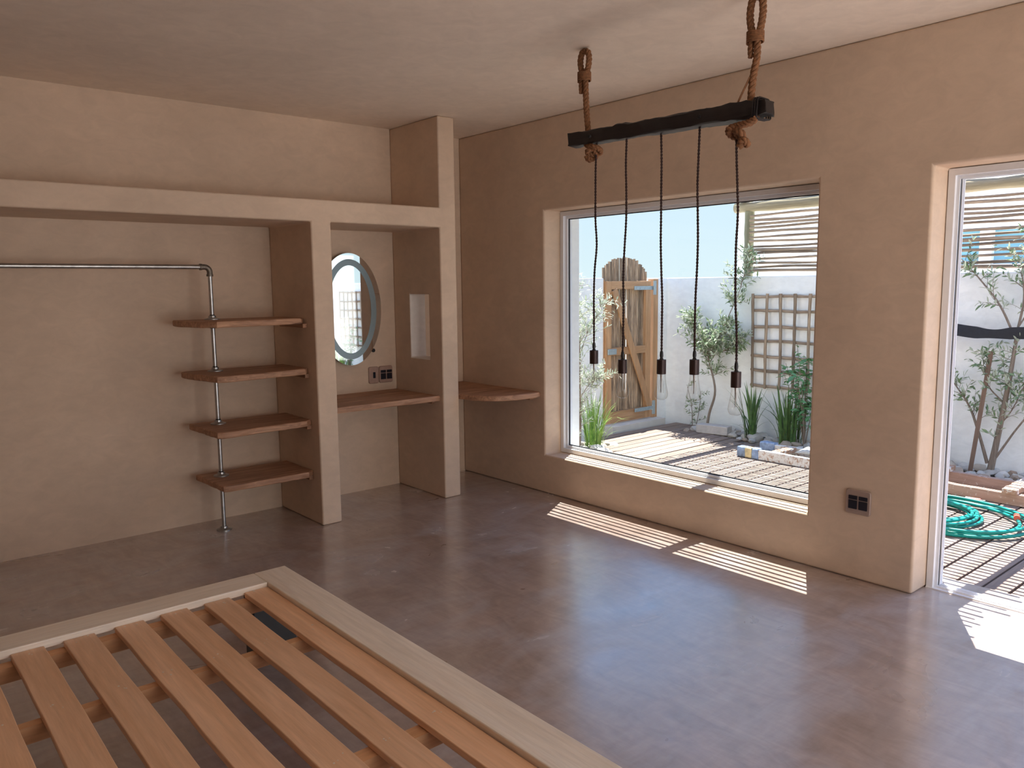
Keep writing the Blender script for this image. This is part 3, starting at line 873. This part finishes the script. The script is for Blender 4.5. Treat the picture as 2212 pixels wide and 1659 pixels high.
# ---- gate
GY = 5.625
gt = thing('garden_gate', (6.42, GY, .04), 'arched garden gate of thin poles in a brown timber frame', 'gate')
def gbox(x0, x1, z0, z1, mat, name, y0=GY - .045, y1=GY - .010): return MB().box((x0, y0, z0), (x1, y1, z1)).build(name, mat, gt, bevel=.003)
gbox(6.045, 6.125, .045, 1.530, MAT['gate'], 'stile')
gbox(6.665, 6.750, .045, 1.530, MAT['gate'], 'stile')
gbox(6.126, 6.664, 1.445, 1.530, MAT['gatex'], 'rail')
gbox(6.126, 6.664, .760, .840, MAT['gatex'], 'rail')
gbox(6.126, 6.664, .045, .165, MAT['gatex'], 'rail')
gbox(6.785, 6.865, .036, 1.550, MAT['gate'], 'hanging_post', GY - .05, GY + .03)
gbox(6.023, 6.043, .036, 1.550, MAT['gate'], 'hanging_post', GY - .02, GY + .03)
pa, pb = Vector((6.150, 0, 1.440)), Vector((6.725, 0, .170))
d = (pb - pa).normalized(); nrm = Vector((d.z, 0, -d.x)) * .040
vs_ = [p + s * nrm + Vector((0, yy, 0)) for yy in (GY - .066, GY - .047) for p in (pa, pb) for s in (-1, 1)]
MB().add(vs_, [(0, 1, 3, 2), (4, 6, 7, 5), (0, 2, 6, 4), (1, 5, 7, 3), (0, 4, 5, 1), (2, 3, 7, 6)]).build('brace', MAT['gate'], gt, bevel=.003)
g = random.Random(21)
nl = 25
for k in range(nl):
    x = 6.052 + k * (6.720 - 6.052) / (nl - 1)
    t = (x - 6.375) / .36
    zt = 1.60 + .175 * math.sqrt(max(0, 1 - min(1, t * t))) - (0.02 if x > 6.6 else 0) + g.uniform(-.012, .004)
    if k in (9,): pass
    stick((x + (.003 if k in (9, 13) else 0), GY + .006, .06), (x + (.006 if k in (9, 13) else g.uniform(-.002, .002)), GY + .006, zt), g.uniform(.0122, .0142) if k not in (9, 13) else .0085, 7, 7, .003, g, .04).build('lath', MAT['gatelath'], gt, smooth=50)
def hinge(z, tilt):
    h_ = MB().box((6.47, GY - .0715 if z < .5 else GY - .052, z - .020), (6.775, GY - .067 if z < .5 else GY - .047, z + .020))
    y0 = GY - .058
    h_.box((6.775, y0 - .006, z - .075), (6.815, y0 + .006, z + .075))
    h_.tube([(6.776, y0 - .010, z - .03), (6.776, y0 - .010, z + .03)], .009, 8)
    for x in (6.50, 6.57, 6.64, 6.71): h_.tube([(x, y0 - .014 if z < .5 else y0 + .006, z), (x, y0 - .018 if z < .5 else y0 + .003, z)], .006, 8)
    h_.build('strap_hinge', MAT['zinc'], gt, label='grey zinc strap hinge')
hinge(1.455, 0); hinge(.150, 0)
MB().box((6.06, GY - .062, .77), (6.19, GY - .046, .83)).build('latch', MAT['zinc'], gt, bevel=.006, label='blue grey latch')

# ---- trellises
def trellis(x, ys, ye, z0, z1, nv, nh, label, seed):
    t = thing('trellis', (x, (ys + ye) / 2, z0), label, 'trellis', 'wooden trellises on the white garden wall')
    g = random.Random(seed)
    for k in range(nh):
        z = z1 - .02 - k * (z1 - z0 - .04) / (nh - 1)
        stick((x - .012, ys + .005, z + g.uniform(-.006, .006)), (x - .012, ye - .005, z + g.uniform(-.010, .004)), .0145, 6, 10, .005, g, .05).build('lath', MAT['lathy'], t, smooth=50)
    for k in range(nv):
        yy = ys - .02 + k * (ye - ys + .04) / (nv - 1)
        stick((x - .036, yy + g.uniform(-.006, .006), z1 + .005), (x - .036, yy + g.uniform(-.006, .006), z0 - .005), .0150, 6, 10, .006, g, .05).build('lath', MAT['lath'], t, smooth=50)
    return t
trellis(XG - .012, 4.50, 3.70, .455, 1.385, 6, 7, 'square pole trellis on the white wall seen through the window', 1)
trellis(XG - .012, -2.10, -2.90, .455, 1.42, 6, 7, 'square pole trellis on the white wall seen only in the oval mirror', 2)

# ---- pergola
pg = thing('pergola', (5.7, 3.3, ZG), 'pergola of round poles with thin lath roof and lath screen above the wall', 'pergola')
g = random.Random(8)
for y in (4.645, 3.25, 1.87):
    stick((7.15, y, WH), (7.15, y, 2.215), .05, 14, 6, .002, g, .02).build('post', MAT['pole'], pg, smooth=50)
stick((7.14, 4.80, 2.255), (7.14, 1.72, 2.262), .052, 14, 14, .004, g, .02).build('beam', MAT['poley'], pg, smooth=50)
MAT['rafter'] = wood('rafter_pole', (.30, .25, .16), (.52, .45, .31), 'x', .75, 1.0, .05)
for y in (4.70, 3.235, 1.87):
    stick((XO + .004, y, 2.35), (7.24, y, 2.352), .046, 12, 14, .004, g, .02).build('rafter', MAT['rafter'], pg, smooth=50)
ns_ = 0; x = XO + .04
while x < 7.20:
    ra = g.uniform(.0080, .0108)
    stick((x, 1.70 + g.uniform(-.05, .05), 2.412), (x + g.uniform(-.008, .008), 4.83 + g.uniform(-.03, .05), 2.412), ra, 5, 12, .006, g, .1).build('lath', MAT['lathy'], pg, smooth=50)
    x += g.uniform(.044, .056); ns_ += 1
z = 1.605; k = 0
while z < 2.19:
    stick((7.088, 4.60, z + g.uniform(-.006, .006)), (7.088, 1.80, z + g.uniform(-.008, .010)), g.uniform(.0105, .0155), 6, 22, .010, g, .05).build('lath', MAT['lathy'], pg, smooth=50)
    z += g.uniform(.038, .048)

# ---- black fabric band strung along the wall
P = catmull([(6.93, 3.35, 1.22), (6.92, 2.95, 1.155), (6.90, 2.60, 1.112), (6.885, 2.42, 1.090), (6.875, 2.26, 1.082), (6.88, 2.10, 1.094), (6.89, 1.80, 1.105), (6.92, 1.45, 1.13)], 8)
vs_ = []; fs_ = []; N = len(P)
for i, p in enumerate(P):
    hh = .046 if not abs(p.y - 2.27) < .12 else .046 - .012 * math.cos((p.y - 2.27) / .12 * PI / 2)
    tw = .25 * math.sin((p.y - 2.2) * 3)
    for (u, v_) in ((-.010, -hh), (.010, -hh), (.012, 0), (.010, hh), (-.010, hh), (-.014, 0)):
        vs_.append((p.x + u + tw * v_, p.y, p.z + v_))
for i in range(N - 1):
    for k in range(6): fs_.append((i * 6 + k, i * 6 + (k + 1) % 6, (i + 1) * 6 + (k + 1) % 6, (i + 1) * 6 + k))
fs_ += [tuple(range(6)), tuple(range((N - 1) * 6, N * 6))]
bn = thing('tree_strap', (6.9, 2.3, 1.09), 'wide black fabric strap sagging across the olive tree by the door', 'strap')
MB().add(vs_, fs_).build('band', MAT['charcoal'], bn, smooth=50)
for y, z in ((3.35, 1.22), (1.45, 1.13)):
    MB().tube([(6.93, y, z), (XG - .0005, y, z + .01)], .008, 8).build('anchor', MAT['steel'], bn, smooth=40)

# ---- timber frame with cross blocks lying on the deck
tf = thing('timber_frame', (6.15, 2.6, ZG), 'plaster-splattered ladder-like timber frame lying on the deck', 'timber frame')
def tb(x0, x1, y0, y1, z0, z1, mat, name):
    o = MB(); n = 12
    g2 = random.Random(int(x0 * 100 + y0 * 10)); vs = []
    for i in range(n + 1):
        t = i / n
        if (y1 - y0) > (x1 - x0):
            y = y0 + (y1 - y0) * t; j = g2.uniform(-.003, .003)
            vs += [(x0 + j, y, z0), (x1 + j, y, z0), (x1 + j, y, z1 + j), (x0 + j, y, z1 + j)]
        else:
            x = x0 + (x1 - x0) * t; j = g2.uniform(-.003, .003)
            vs += [(x, y0 + j, z0), (x, y0 + j, z1 + j), (x, y1 + j, z1 + j), (x, y1 + j, z0)]
    fs = [(0, 1, 2, 3), tuple(n * 4 + k for k in (3, 2, 1, 0))]
    for i in range(n):
        for k in range(4): fs.append((i * 4 + k, i * 4 + (k + 1) % 4, (i + 1) * 4 + (k + 1) % 4, (i + 1) * 4 + k))
    return o.add(vs, fs).build(name, mat, tf, bevel=.004)
tb(5.965, 6.015, 1.25, 2.78, ZG + .002, ZG + .082, MAT['timber'], 'long_rail')
tb(6.335, 6.385, 1.25, 2.78, ZG + .002, ZG + .082, MAT['timber'], 'long_rail')
for y in (2.36, 2.02 - .22, 1.42):
    tb(5.93, 6.42, y - .045, y + .045, ZG + .083, ZG + .118, MAT['timberw'], 'cross_block')
tf2 = tf
tf = thing('timber_frame', (6.15, 3.5, ZG), 'whitewashed timber frame on the deck with blue and yellow wrapped ends', 'timber frame')
MAT['timberp'] = wood('painted_timber', (.38, .22, .14), (.55, .38, .28), 'y', .8, 1.0, .05, weather=(.80, .77, .72), wt=(.40, .50))
def tb2(*a): return tb(*a)
tb(5.975, 6.025, 2.95, 3.93, ZG + .002, ZG + .082, MAT['timberp'], 'long_rail')
tb(6.335, 6.385, 2.95, 3.93, ZG + .002, ZG + .072, MAT['timberp'], 'long_rail')
for y in (3.62, 3.18): tb(6.03, 6.33, y - .04, y + .04, ZG + .040, ZG + .078, MAT['timberw'], 'cross_block')
def wrap(x0, x1, y0, y1, z1, mat, name, lab):
    pts = []; n = 5
    b_ = MB(); g2 = random.Random(int(y0 * 77)); vs = []
    prof = rr(x0 - .008, x1 + .008, ZG + .001, z1, .012, 3)
    m_ = len(prof)
    for i in range(n + 1):
        y = y0 + (y1 - y0) * i / n
        for (u, v_) in prof:
            j = g2.uniform(-.003, .003); vs.append((u + j, y + g2.uniform(-.006, .006), max(ZG + .001, v_ + j)))
    fs = [tuple(range(m_)), tuple(range(n * m_, (n + 1) * m_))]
    for i in range(n):
        for k in range(m_): fs.append((i * m_ + k, i * m_ + (k + 1) % m_, (i + 1) * m_ + (k + 1) % m_, (i + 1) * m_ + k))
    b_.add(vs, fs).build(name, mat, tf, smooth=60, label=lab)
wrap(5.972, 6.028, 3.80, 3.86, ZG + .093, MAT['tape2'], 'end_wrap', 'pale yellow wrapping')
wrap(5.972, 6.028, 3.862, 3.94, ZG + .094, MAT['tape'], 'end_wrap', 'blue wrapping')
wrap(5.972, 6.028, 3.74, 3.798, ZG + .093, MAT['tape'], 'end_wrap', 'blue wrapping')
wrap(6.332, 6.388, 3.80, 3.94, ZG + .086, MAT['tape'], 'end_wrap', 'blue wrapping')
# grey plastic heap on the frame
b_ = MB(); bmx = 18; bmy = 10; vs_ = []; fs_ = []
for i in range(bmx + 1):
    for j in range(bmy + 1):
        u, v_ = i / bmx, j / bmy
        e = math.sin(u * PI) ** .5 * math.sin(v_ * PI) ** .5
        x = 6.12 + .24 * v_; y = 2.98 + .50 * u
        zz = ZG + .085 + e * (.055 + .05 * noise.noise(Vector((x * 16, y * 16, 1)))) + .012 * noise.noise(Vector((x * 60, y * 60, 0))) * e
        vs_.append((x, y, zz))
for i in range(bmx):
    for j in range(bmy): fs_.append((i * (bmy + 1) + j, (i + 1) * (bmy + 1) + j, (i + 1) * (bmy + 1) + j + 1, i * (bmy + 1) + j + 1))
k0 = len(vs_)
MAT['sack'] = solid('crumpled_sack', (.50, .49, .47), .7, 0, .3, 18, .8)
sk = b_.add(vs_, fs_).build('plaster_sack', MAT['sack'], origin=(6.24, 3.2, ZG + .085), smooth=80)
md = sk.modifiers.new('thick', 'SOLIDIFY'); md.thickness = .006; md.offset = 1
tag(sk, 'crumpled grey sack lying on the whitewashed timber frame', 'sack')

# ---- garden hose
hs = thing('garden_hose', (5.35, 2.05, ZG), 'coiled teal garden hose with coral red fittings on the deck outside the door', 'hose')
pts = []
g = random.Random(14)
turns = 7.6; N = int(turns * 40)
for i in range(N + 1):
    t = i / N; a = 2 * PI * turns * t + 2.2
    lap = turns * t
    rx = .26 + .20 * (.5 + .5 * math.sin(lap * 2.1 + .5)) + .035 * math.sin(lap * 5)
    cx = 5.33 + .035 * math.sin(lap * 1.7); cy = 2.08 - .10 * math.sin(lap * 2.1 + .6)
    lvl = .012 + .011 * (lap // 2.0) + .004 * math.sin(a * 3)
    pts.append((cx + rx * math.cos(a) * .88, cy + rx * math.sin(a) * 1.0, ZG + .006 + lvl))
MB().tube(pts, .0105, 8).build('tube', MAT['hose'], hs, smooth=60)
e0 = Vector(pts[-1]); 
MB().tube(catmull([(5.68, 2.42, ZG + .014), (5.80, 2.25, ZG + .014), (5.84, 2.10, ZG + .014), (5.85, 2.035, ZG + .014)], 6), .0105, 8).build('tube', MAT['hose'], hs, smooth=60)
MB().tube([(5.85, 2.036, ZG + .020), (5.853, 2.000, ZG + .020)], .017, 10).build('connector', MAT['hose_grey'], hs, smooth=40, label='grey end coupling')
MB().tube([(5.853, 2.000, ZG + .020), (5.857, 1.945, ZG + .020)], .018, 10).build('connector', MAT['hose_red'], hs, smooth=40, label='coral red end coupling')
MB().tube([(5.857, 1.945, ZG + .020), (5.860, 1.915, ZG + .020)], .012, 10).build('connector', MAT['black'], hs, smooth=40)
MB().tube([(5.56, 1.635, ZG + .045), (5.50, 1.615, ZG + .045)], .018, 10).build('connector', MAT['hose_red'], hs, smooth=40, label='pale coral coupling')

# ---- plants
def blade_mesh(L, lean, wd, seed, fold=.3):
    g = random.Random(seed); vs = []; fs = []; n = 7
    for i in range(n + 1):
        t = i / n
        r = lean * t ** 2.1; z = L * (t - .30 * lean / L * t ** 3 * 1.6)
        ww = wd * (1 - t ** 2.6) * (.75 + .5 * min(1, t * 4)) + .0006
        vs += [(r, -ww, z), (r + ww * fold, 0, z - ww * fold * .5), (r, ww, z)]
    for i in range(n):
        for k in range(2): fs.append((i * 3 + k, i * 3 + k + 1, (i + 1) * 3 + k + 1, (i + 1) * 3 + k))
    return vs, fs
def clump(x, y, z, n, H, mat, label, seed, spread=.07, wd=.009, lean=(.05, .4), group=None):
    t = thing('grass_clump', (x, y, z), label, 'plant')
    g = random.Random(seed)
    bl = []
    for s in range(8):
        vs, fs = blade_mesh(1.0, [.05, .12, .2, .3, .45, .6, .8, .35][s], wd / H, seed + s)
        m_ = MB().add(vs, fs).mesh('blade', mat, fix=False); m_.polygons.foreach_set('use_smooth', [True] * len(m_.polygons)); bl.append(m_)
    for k in range(n):
        u = k / n
        idx = min(7, int(abs(g.gauss(0, .40)) * 8)) if u < .8 else g.choice([4, 5, 6])
        o = bpy.data.objects.new('blade', bl[idx]); COL.objects.link(o); o.parent = t
        a = g.uniform(0, 6.28); r = spread * g.random() ** .6
        o.location = (r * math.cos(a), r * math.sin(a), 0)
        h = H * (g.uniform(.65, 1.0) if u < .8 else g.uniform(.35, .6))
        o.rotation_euler = (0, g.uniform(0, .06), a + g.uniform(-.6, .6)); o.scale = (h, h, h)
    return t
clump(5.36, 5.10, -.05, 60, .66, MAT['grassb'], 'bright green strappy grass clump left of the garden gate', 100, .085, .007)
clump(6.80, 4.34, -.05, 34, .66, MAT['grass'], 'dark strappy plant against the wall behind the white timber frame, left of the shrub', 200, .06, .011)
clump(6.80, 3.93, -.05, 64, .66, MAT['grass'], 'large dark strappy clump below the trellis in the window', 300, .12, .011)
clump(6.82, 2.83, -.05, 36, .60, MAT['grass'], 'dark strappy plant whose blade tips show beside the door frame', 400, .08, .010)
clump(6.10 + .5, -2.2, -.05, 60, .60, MAT['grassb'], 'strappy grass clump seen only at the foot of the oval mirror', 500, .12, .009)

def leaf_faces(mb, p, d, up, L, wd):
    d = d.normalized(); s = d.cross(up)
    if s.length < 1e-4: s = d.cross(Vector((1, 0, 0)))
    s.normalize(); nrm = s.cross(d)
    q = [p, p + d * L * .35 + s * wd + nrm * wd * .3, p + d * L * .75 + s * wd * .7 + nrm * wd * .2, p + d * L - nrm * L * .05, p + d * L * .75 - s * wd * .7 + nrm * wd * .2, p + d * L * .35 - s * wd + nrm * wd * .3, p + d * L * .5]
    mb.add(q, [(0, 1, 6), (1, 2, 6), (2, 3, 6), (3, 4, 6), (4, 5, 6), (5, 0, 6)])
def rand_dir(g, zmin=-1, zmax=1):
    z = g.uniform(zmin, zmax); a = g.uniform(0, 6.28); r = math.sqrt(max(0, 1 - z * z)); return Vector((r * math.cos(a), r * math.sin(a), z))
def tree(x, y, z, limbs, label, seed, twigs_per, leafL, leafW, mat, dens=1.0, droop=.2, twl=(.12, .30)):
    """limbs: list of (points, r0, r1, first twig fraction)"""
    t = thing('olive_tree', (x, y, z), label, 'tree')
    g = random.Random(seed); wd = MB(); lf = MB(); tw = MB()
    for pts, r0, r1, f0 in limbs:
        P = catmull([Vector(p) + Vector((x, y, z)) for p in pts], 6); N = len(P)
        rr_ = [r0 + (r1 - r0) * i / (N - 1) for i in range(N)]
        MB().tube(P, rr_, 7).build('trunk' if r0 > .012 else 'branch', MAT['bark'], t, smooth=60)
        for q in range(int(twigs_per * (1 - f0 + .3))):
            u = f0 + (1 - f0) * g.random(); i = min(N - 2, int(u * (N - 1)))
            p = P[i]; ax = (P[i + 1] - P[i]).normalized()
            d = (rand_dir(g, -.2, .9) + ax * .6).normalized()
            L = g.uniform(*twl) * (1.1 - .4 * u)
            T = [p]; dd = d.copy()
            for k in range(5):
                dd = (dd + Vector((g.uniform(-.25, .25), g.uniform(-.25, .25), -droop * .3 + g.uniform(-.1, .15)))).normalized()
                q_ = T[-1] + dd * L / 5
                if q_.z < 1.6: q_.x = min(q_.x, XG - .03); q_.y = min(q_.y, 5.56)
                T.append(q_)
            tw.tube(T, [.0022, .002, .0017, .0014, .0011, .0008], 4)
            for k in range(1, 6):
                for sgn in range(2):
                    if g.random() > dens: continue
                    dv = (T[k] - T[k - 1]).normalized(); side = dv.cross(rand_dir(g)).normalized()
                    ld = (dv * .6 + side * .9 + Vector((0, 0, .1))).normalized()
                    tip = T[k] + ld * leafL * 1.15
                    if tip.z < 1.62 and (tip.x > XG - .006 or tip.y > 5.59): continue
                    leaf_faces(lf, T[k], ld, (rand_dir(g) + Vector((0, 0, 1.0))), leafL * g.uniform(.7, 1.15), leafW * g.uniform(.8, 1.2))
    o = tw.build('twig', MAT['bark'], t, fix=False); o['kind'] = 'stuff'
    o = lf.build('foliage', mat, t, fix=False); o['kind'] = 'stuff'
    return t
# left olive (sunlight put into its leaf colour, close to the window), middle olive, door olive
tree(5.19, 5.12, -.05, [([(0, 0, 0), (.01, 0, .3), (.02, .02, .75), (0, .0, 1.05)], .011, .005, .25), ([(0, 0, .2), (-.06, -.03, .6), (-.1, -.05, 1.1), (-.12, -.02, 1.6)], .008, .003, .3),
     ([(.015, .01, .9), (.12, .02, 1.1), (.22, .0, 1.25), (.30, -.02, 1.42)], .004, .002, .3), ([(0, 0, .5), (.12, .0, .62), (.22, -.03, .68)], .004, .002, .4), ([(0, 0, .9), (-.06, .0, 1.2), (-.04, .02, 1.62)], .005, .002, .2)],
     'sun-washed young olive tree in the window corner left of the garden gate', 61, 38, .055, .0055, MAT['olive_sunwash'], .95)
tree(6.84, 4.90, -.05, [([(0, 0, 0), (.02, -.02, .2), (0, -.10, .45), (0, -.02, .75), (.0, .05, 1.0)], .016, .007, .6), ([(0, -.02, .7), (0, -.12, .95), (0, -.20, 1.15)], .007, .003, .15), ([(0, 0, .75), (0, .12, 1.0), (.0, .18, 1.18)], .007, .003, .1),
     ([(0, -.05, .85), (.05, -.20, 1.2), (.08, -.32, 1.5), (.10, -.40, 1.85)], .006, .002, .45), ([(0, -.02, .8), (.02, -.22, .88), (.0, -.38, 1.0)], .004, .002, .3)],
     'middle olive tree in full leaf with one leaning shoot, in front of the white wall', 62, 44, .064, .0085, MAT['olive'], .98)
tree(6.90, 5.12, -.05, [([(0, 0, 0), (-.02, 0, .25), (-.04, .05, .48)], .005, .002, .2), ([(.0, -.04, 0), (.0, -.08, .2), (.02, -.09, .42)], .004, .002, .2)],
     'small leafy olive sapling low against the wall beside the garden gate corner', 63, 9, .050, .0065, MAT['olive'], .8, twl=(.05, .12))
tree(6.90, 2.24, -.05, [([(0, 0, 0), (0, -.04, .3), (.0, -.10, .8), (.0, -.13, 1.15)], .028, .012, .35), ([(0, .02, .1), (.0, .10, .35), (0, .18, .55), (0, .30, .72)], .014, .005, .4),
     ([(0, -.12, 1.1), (0, .0, 1.35), (0, .15, 1.55), (0, .30, 1.72)], .010, .004, .3), ([(0, -.12, 1.1), (0, -.16, 1.4), (0, -.14, 1.65), (0, -.24, 1.95)], .010, .004, .3),
     ([(0, -.02, .12), (0, -.14, .35), (0, -.28, .62), (0, -.32, .95)], .010, .003, .4), ([(0, -.06, .6), (0, .06, .75), (0, .05, .98)], .006, .003, .3),
     ([(0, -.14, 1.2), (0, -.24, 1.4), (0, -.36, 1.6)], .006, .002, .2), ([(0, -.04, .4), (0, -.13, .55), (0, -.22, .8)], .006, .003, .3)],
     'tall olive tree outside the door, tied back by the black strap', 64, 17, .062, .0085, MAT['olive'], .85, twl=(.12, .28))
st_ = MB().box((-.016, -.016, 0), (.016, .016, 1.0)).mesh('tree_stake', MAT['stake'])
so = bpy.data.objects.new('tree_stake', st_); COL.objects.link(so); so.location = (6.83, 2.36, -.05); so.rotation_euler = (math.radians(5.5), 0, .3)
tag(so, 'square brown wooden stake leaning beside the olive tree outside the door', 'stake')

def shrub(x, y, z, seed, label, W=.30, H=.95, n=230):
    t = thing('shrub', (x, y, z), label, 'shrub'); g = random.Random(seed)
    lm = []
    for s in range(4):
        b_ = MB(); n_ = 6; L, wd = 1.0, [.26, .30, .24, .28][s]; vs = []; fs = []
        for i in range(n_ + 1):
            u = i / n_; ww = wd * math.sin(PI * min(1, u * .97 + .03)) ** .8 * (1 - .25 * u) + .003
            vs += [(u * L, -ww, ww * .35 - .25 * u * u), (u * L, 0, -.25 * u * u), (u * L, ww, ww * .35 - .25 * u * u)]
        for i in range(n_):
            for k in range(2): fs.append((i * 3 + k, i * 3 + k + 1, (i + 1) * 3 + k + 1, (i + 1) * 3 + k))
        me = b_.add(vs, fs).mesh('leaf', MAT['shrub'], fix=False); me.polygons.foreach_set('use_smooth', [True] * len(me.polygons)); lm.append(me)
    stems = []
    for k in range(12):
        a = g.uniform(0, 6.28); top = Vector((math.cos(a) * W * g.uniform(.2, 1), math.sin(a) * W * g.uniform(.3, 1.1), H * g.uniform(.6, 1.0)))
        P = catmull([(0, 0, 0), (top.x * .3, top.y * .3, top.z * .45), tuple(top)], 8)
        P = [p + Vector((x, y, z)) for p in P]; stems.append(P)
        MB().tube(P, [.006 - .004 * i / (len(P) - 1) for i in range(len(P))], 5).build('stem', MAT['bark'], t, smooth=60)
    for k in range(n):
        P = g.choice(stems); i = int((.42 + .58 * g.random() ** .9) * (len(P) - 1)); p = P[i] - Vector((x, y, z))
        o = bpy.data.objects.new('leaf', g.choice(lm)); COL.objects.link(o); o.parent = t
        o.location = p + rand_dir(g) * .025; s = g.uniform(.048, .088); o.scale = (s, s, s)
        o.rotation_euler = (g.uniform(-.6, .6), g.uniform(-.7, .4), g.uniform(0, 6.28))
    return t
shrub(6.78, 3.76, -.05, 71, 'glossy broad-leaved green shrub in front of the trellis at the window edge', .25, 1.02, 290)
shrub(6.80, -2.25, -.05, 72, 'glossy green shrub seen only in the oval mirror', .25, .95, 120)

# ---- white neighbouring house
nh = thing('neighbour_house', (15, 0, -.16), 'white neighbouring house behind the lath screen with blue-tinted windows', 'house')
def nsolid(x, y, z):
    return not (x < 14.3 and any(a < y < b_ and 1.72 < z < 2.42 for a, b_ in wins))
wins = [(6.4, 5.02), (4.80, 3.2)]
wins = [(min(a), max(a)) for a in wins]
hb = cells([14.0, 14.3, 18.0], [0.2, 3.2, 4.72, 4.90, 6.4, 9.35], [-.16, 1.75, 2.28, 4.3], lambda x, y, z: not (x < 14.3 and (3.2 < y < 4.72 or 4.90 < y < 6.4) and 1.75 < z < 2.28))
hb.build('wall', MAT['house'], nh)
for a_, c_ in ((3.2, 4.72), (4.90, 6.4)):
    MB().box((14.12, a_, 1.75), (14.14, c_, 2.28)).build('window_pane', MAT['winglass'], nh)
MB().box((13.9, 0.1, 4.3), (18.1, 9.45, 4.45)).build('roof', MAT['house'], nh)
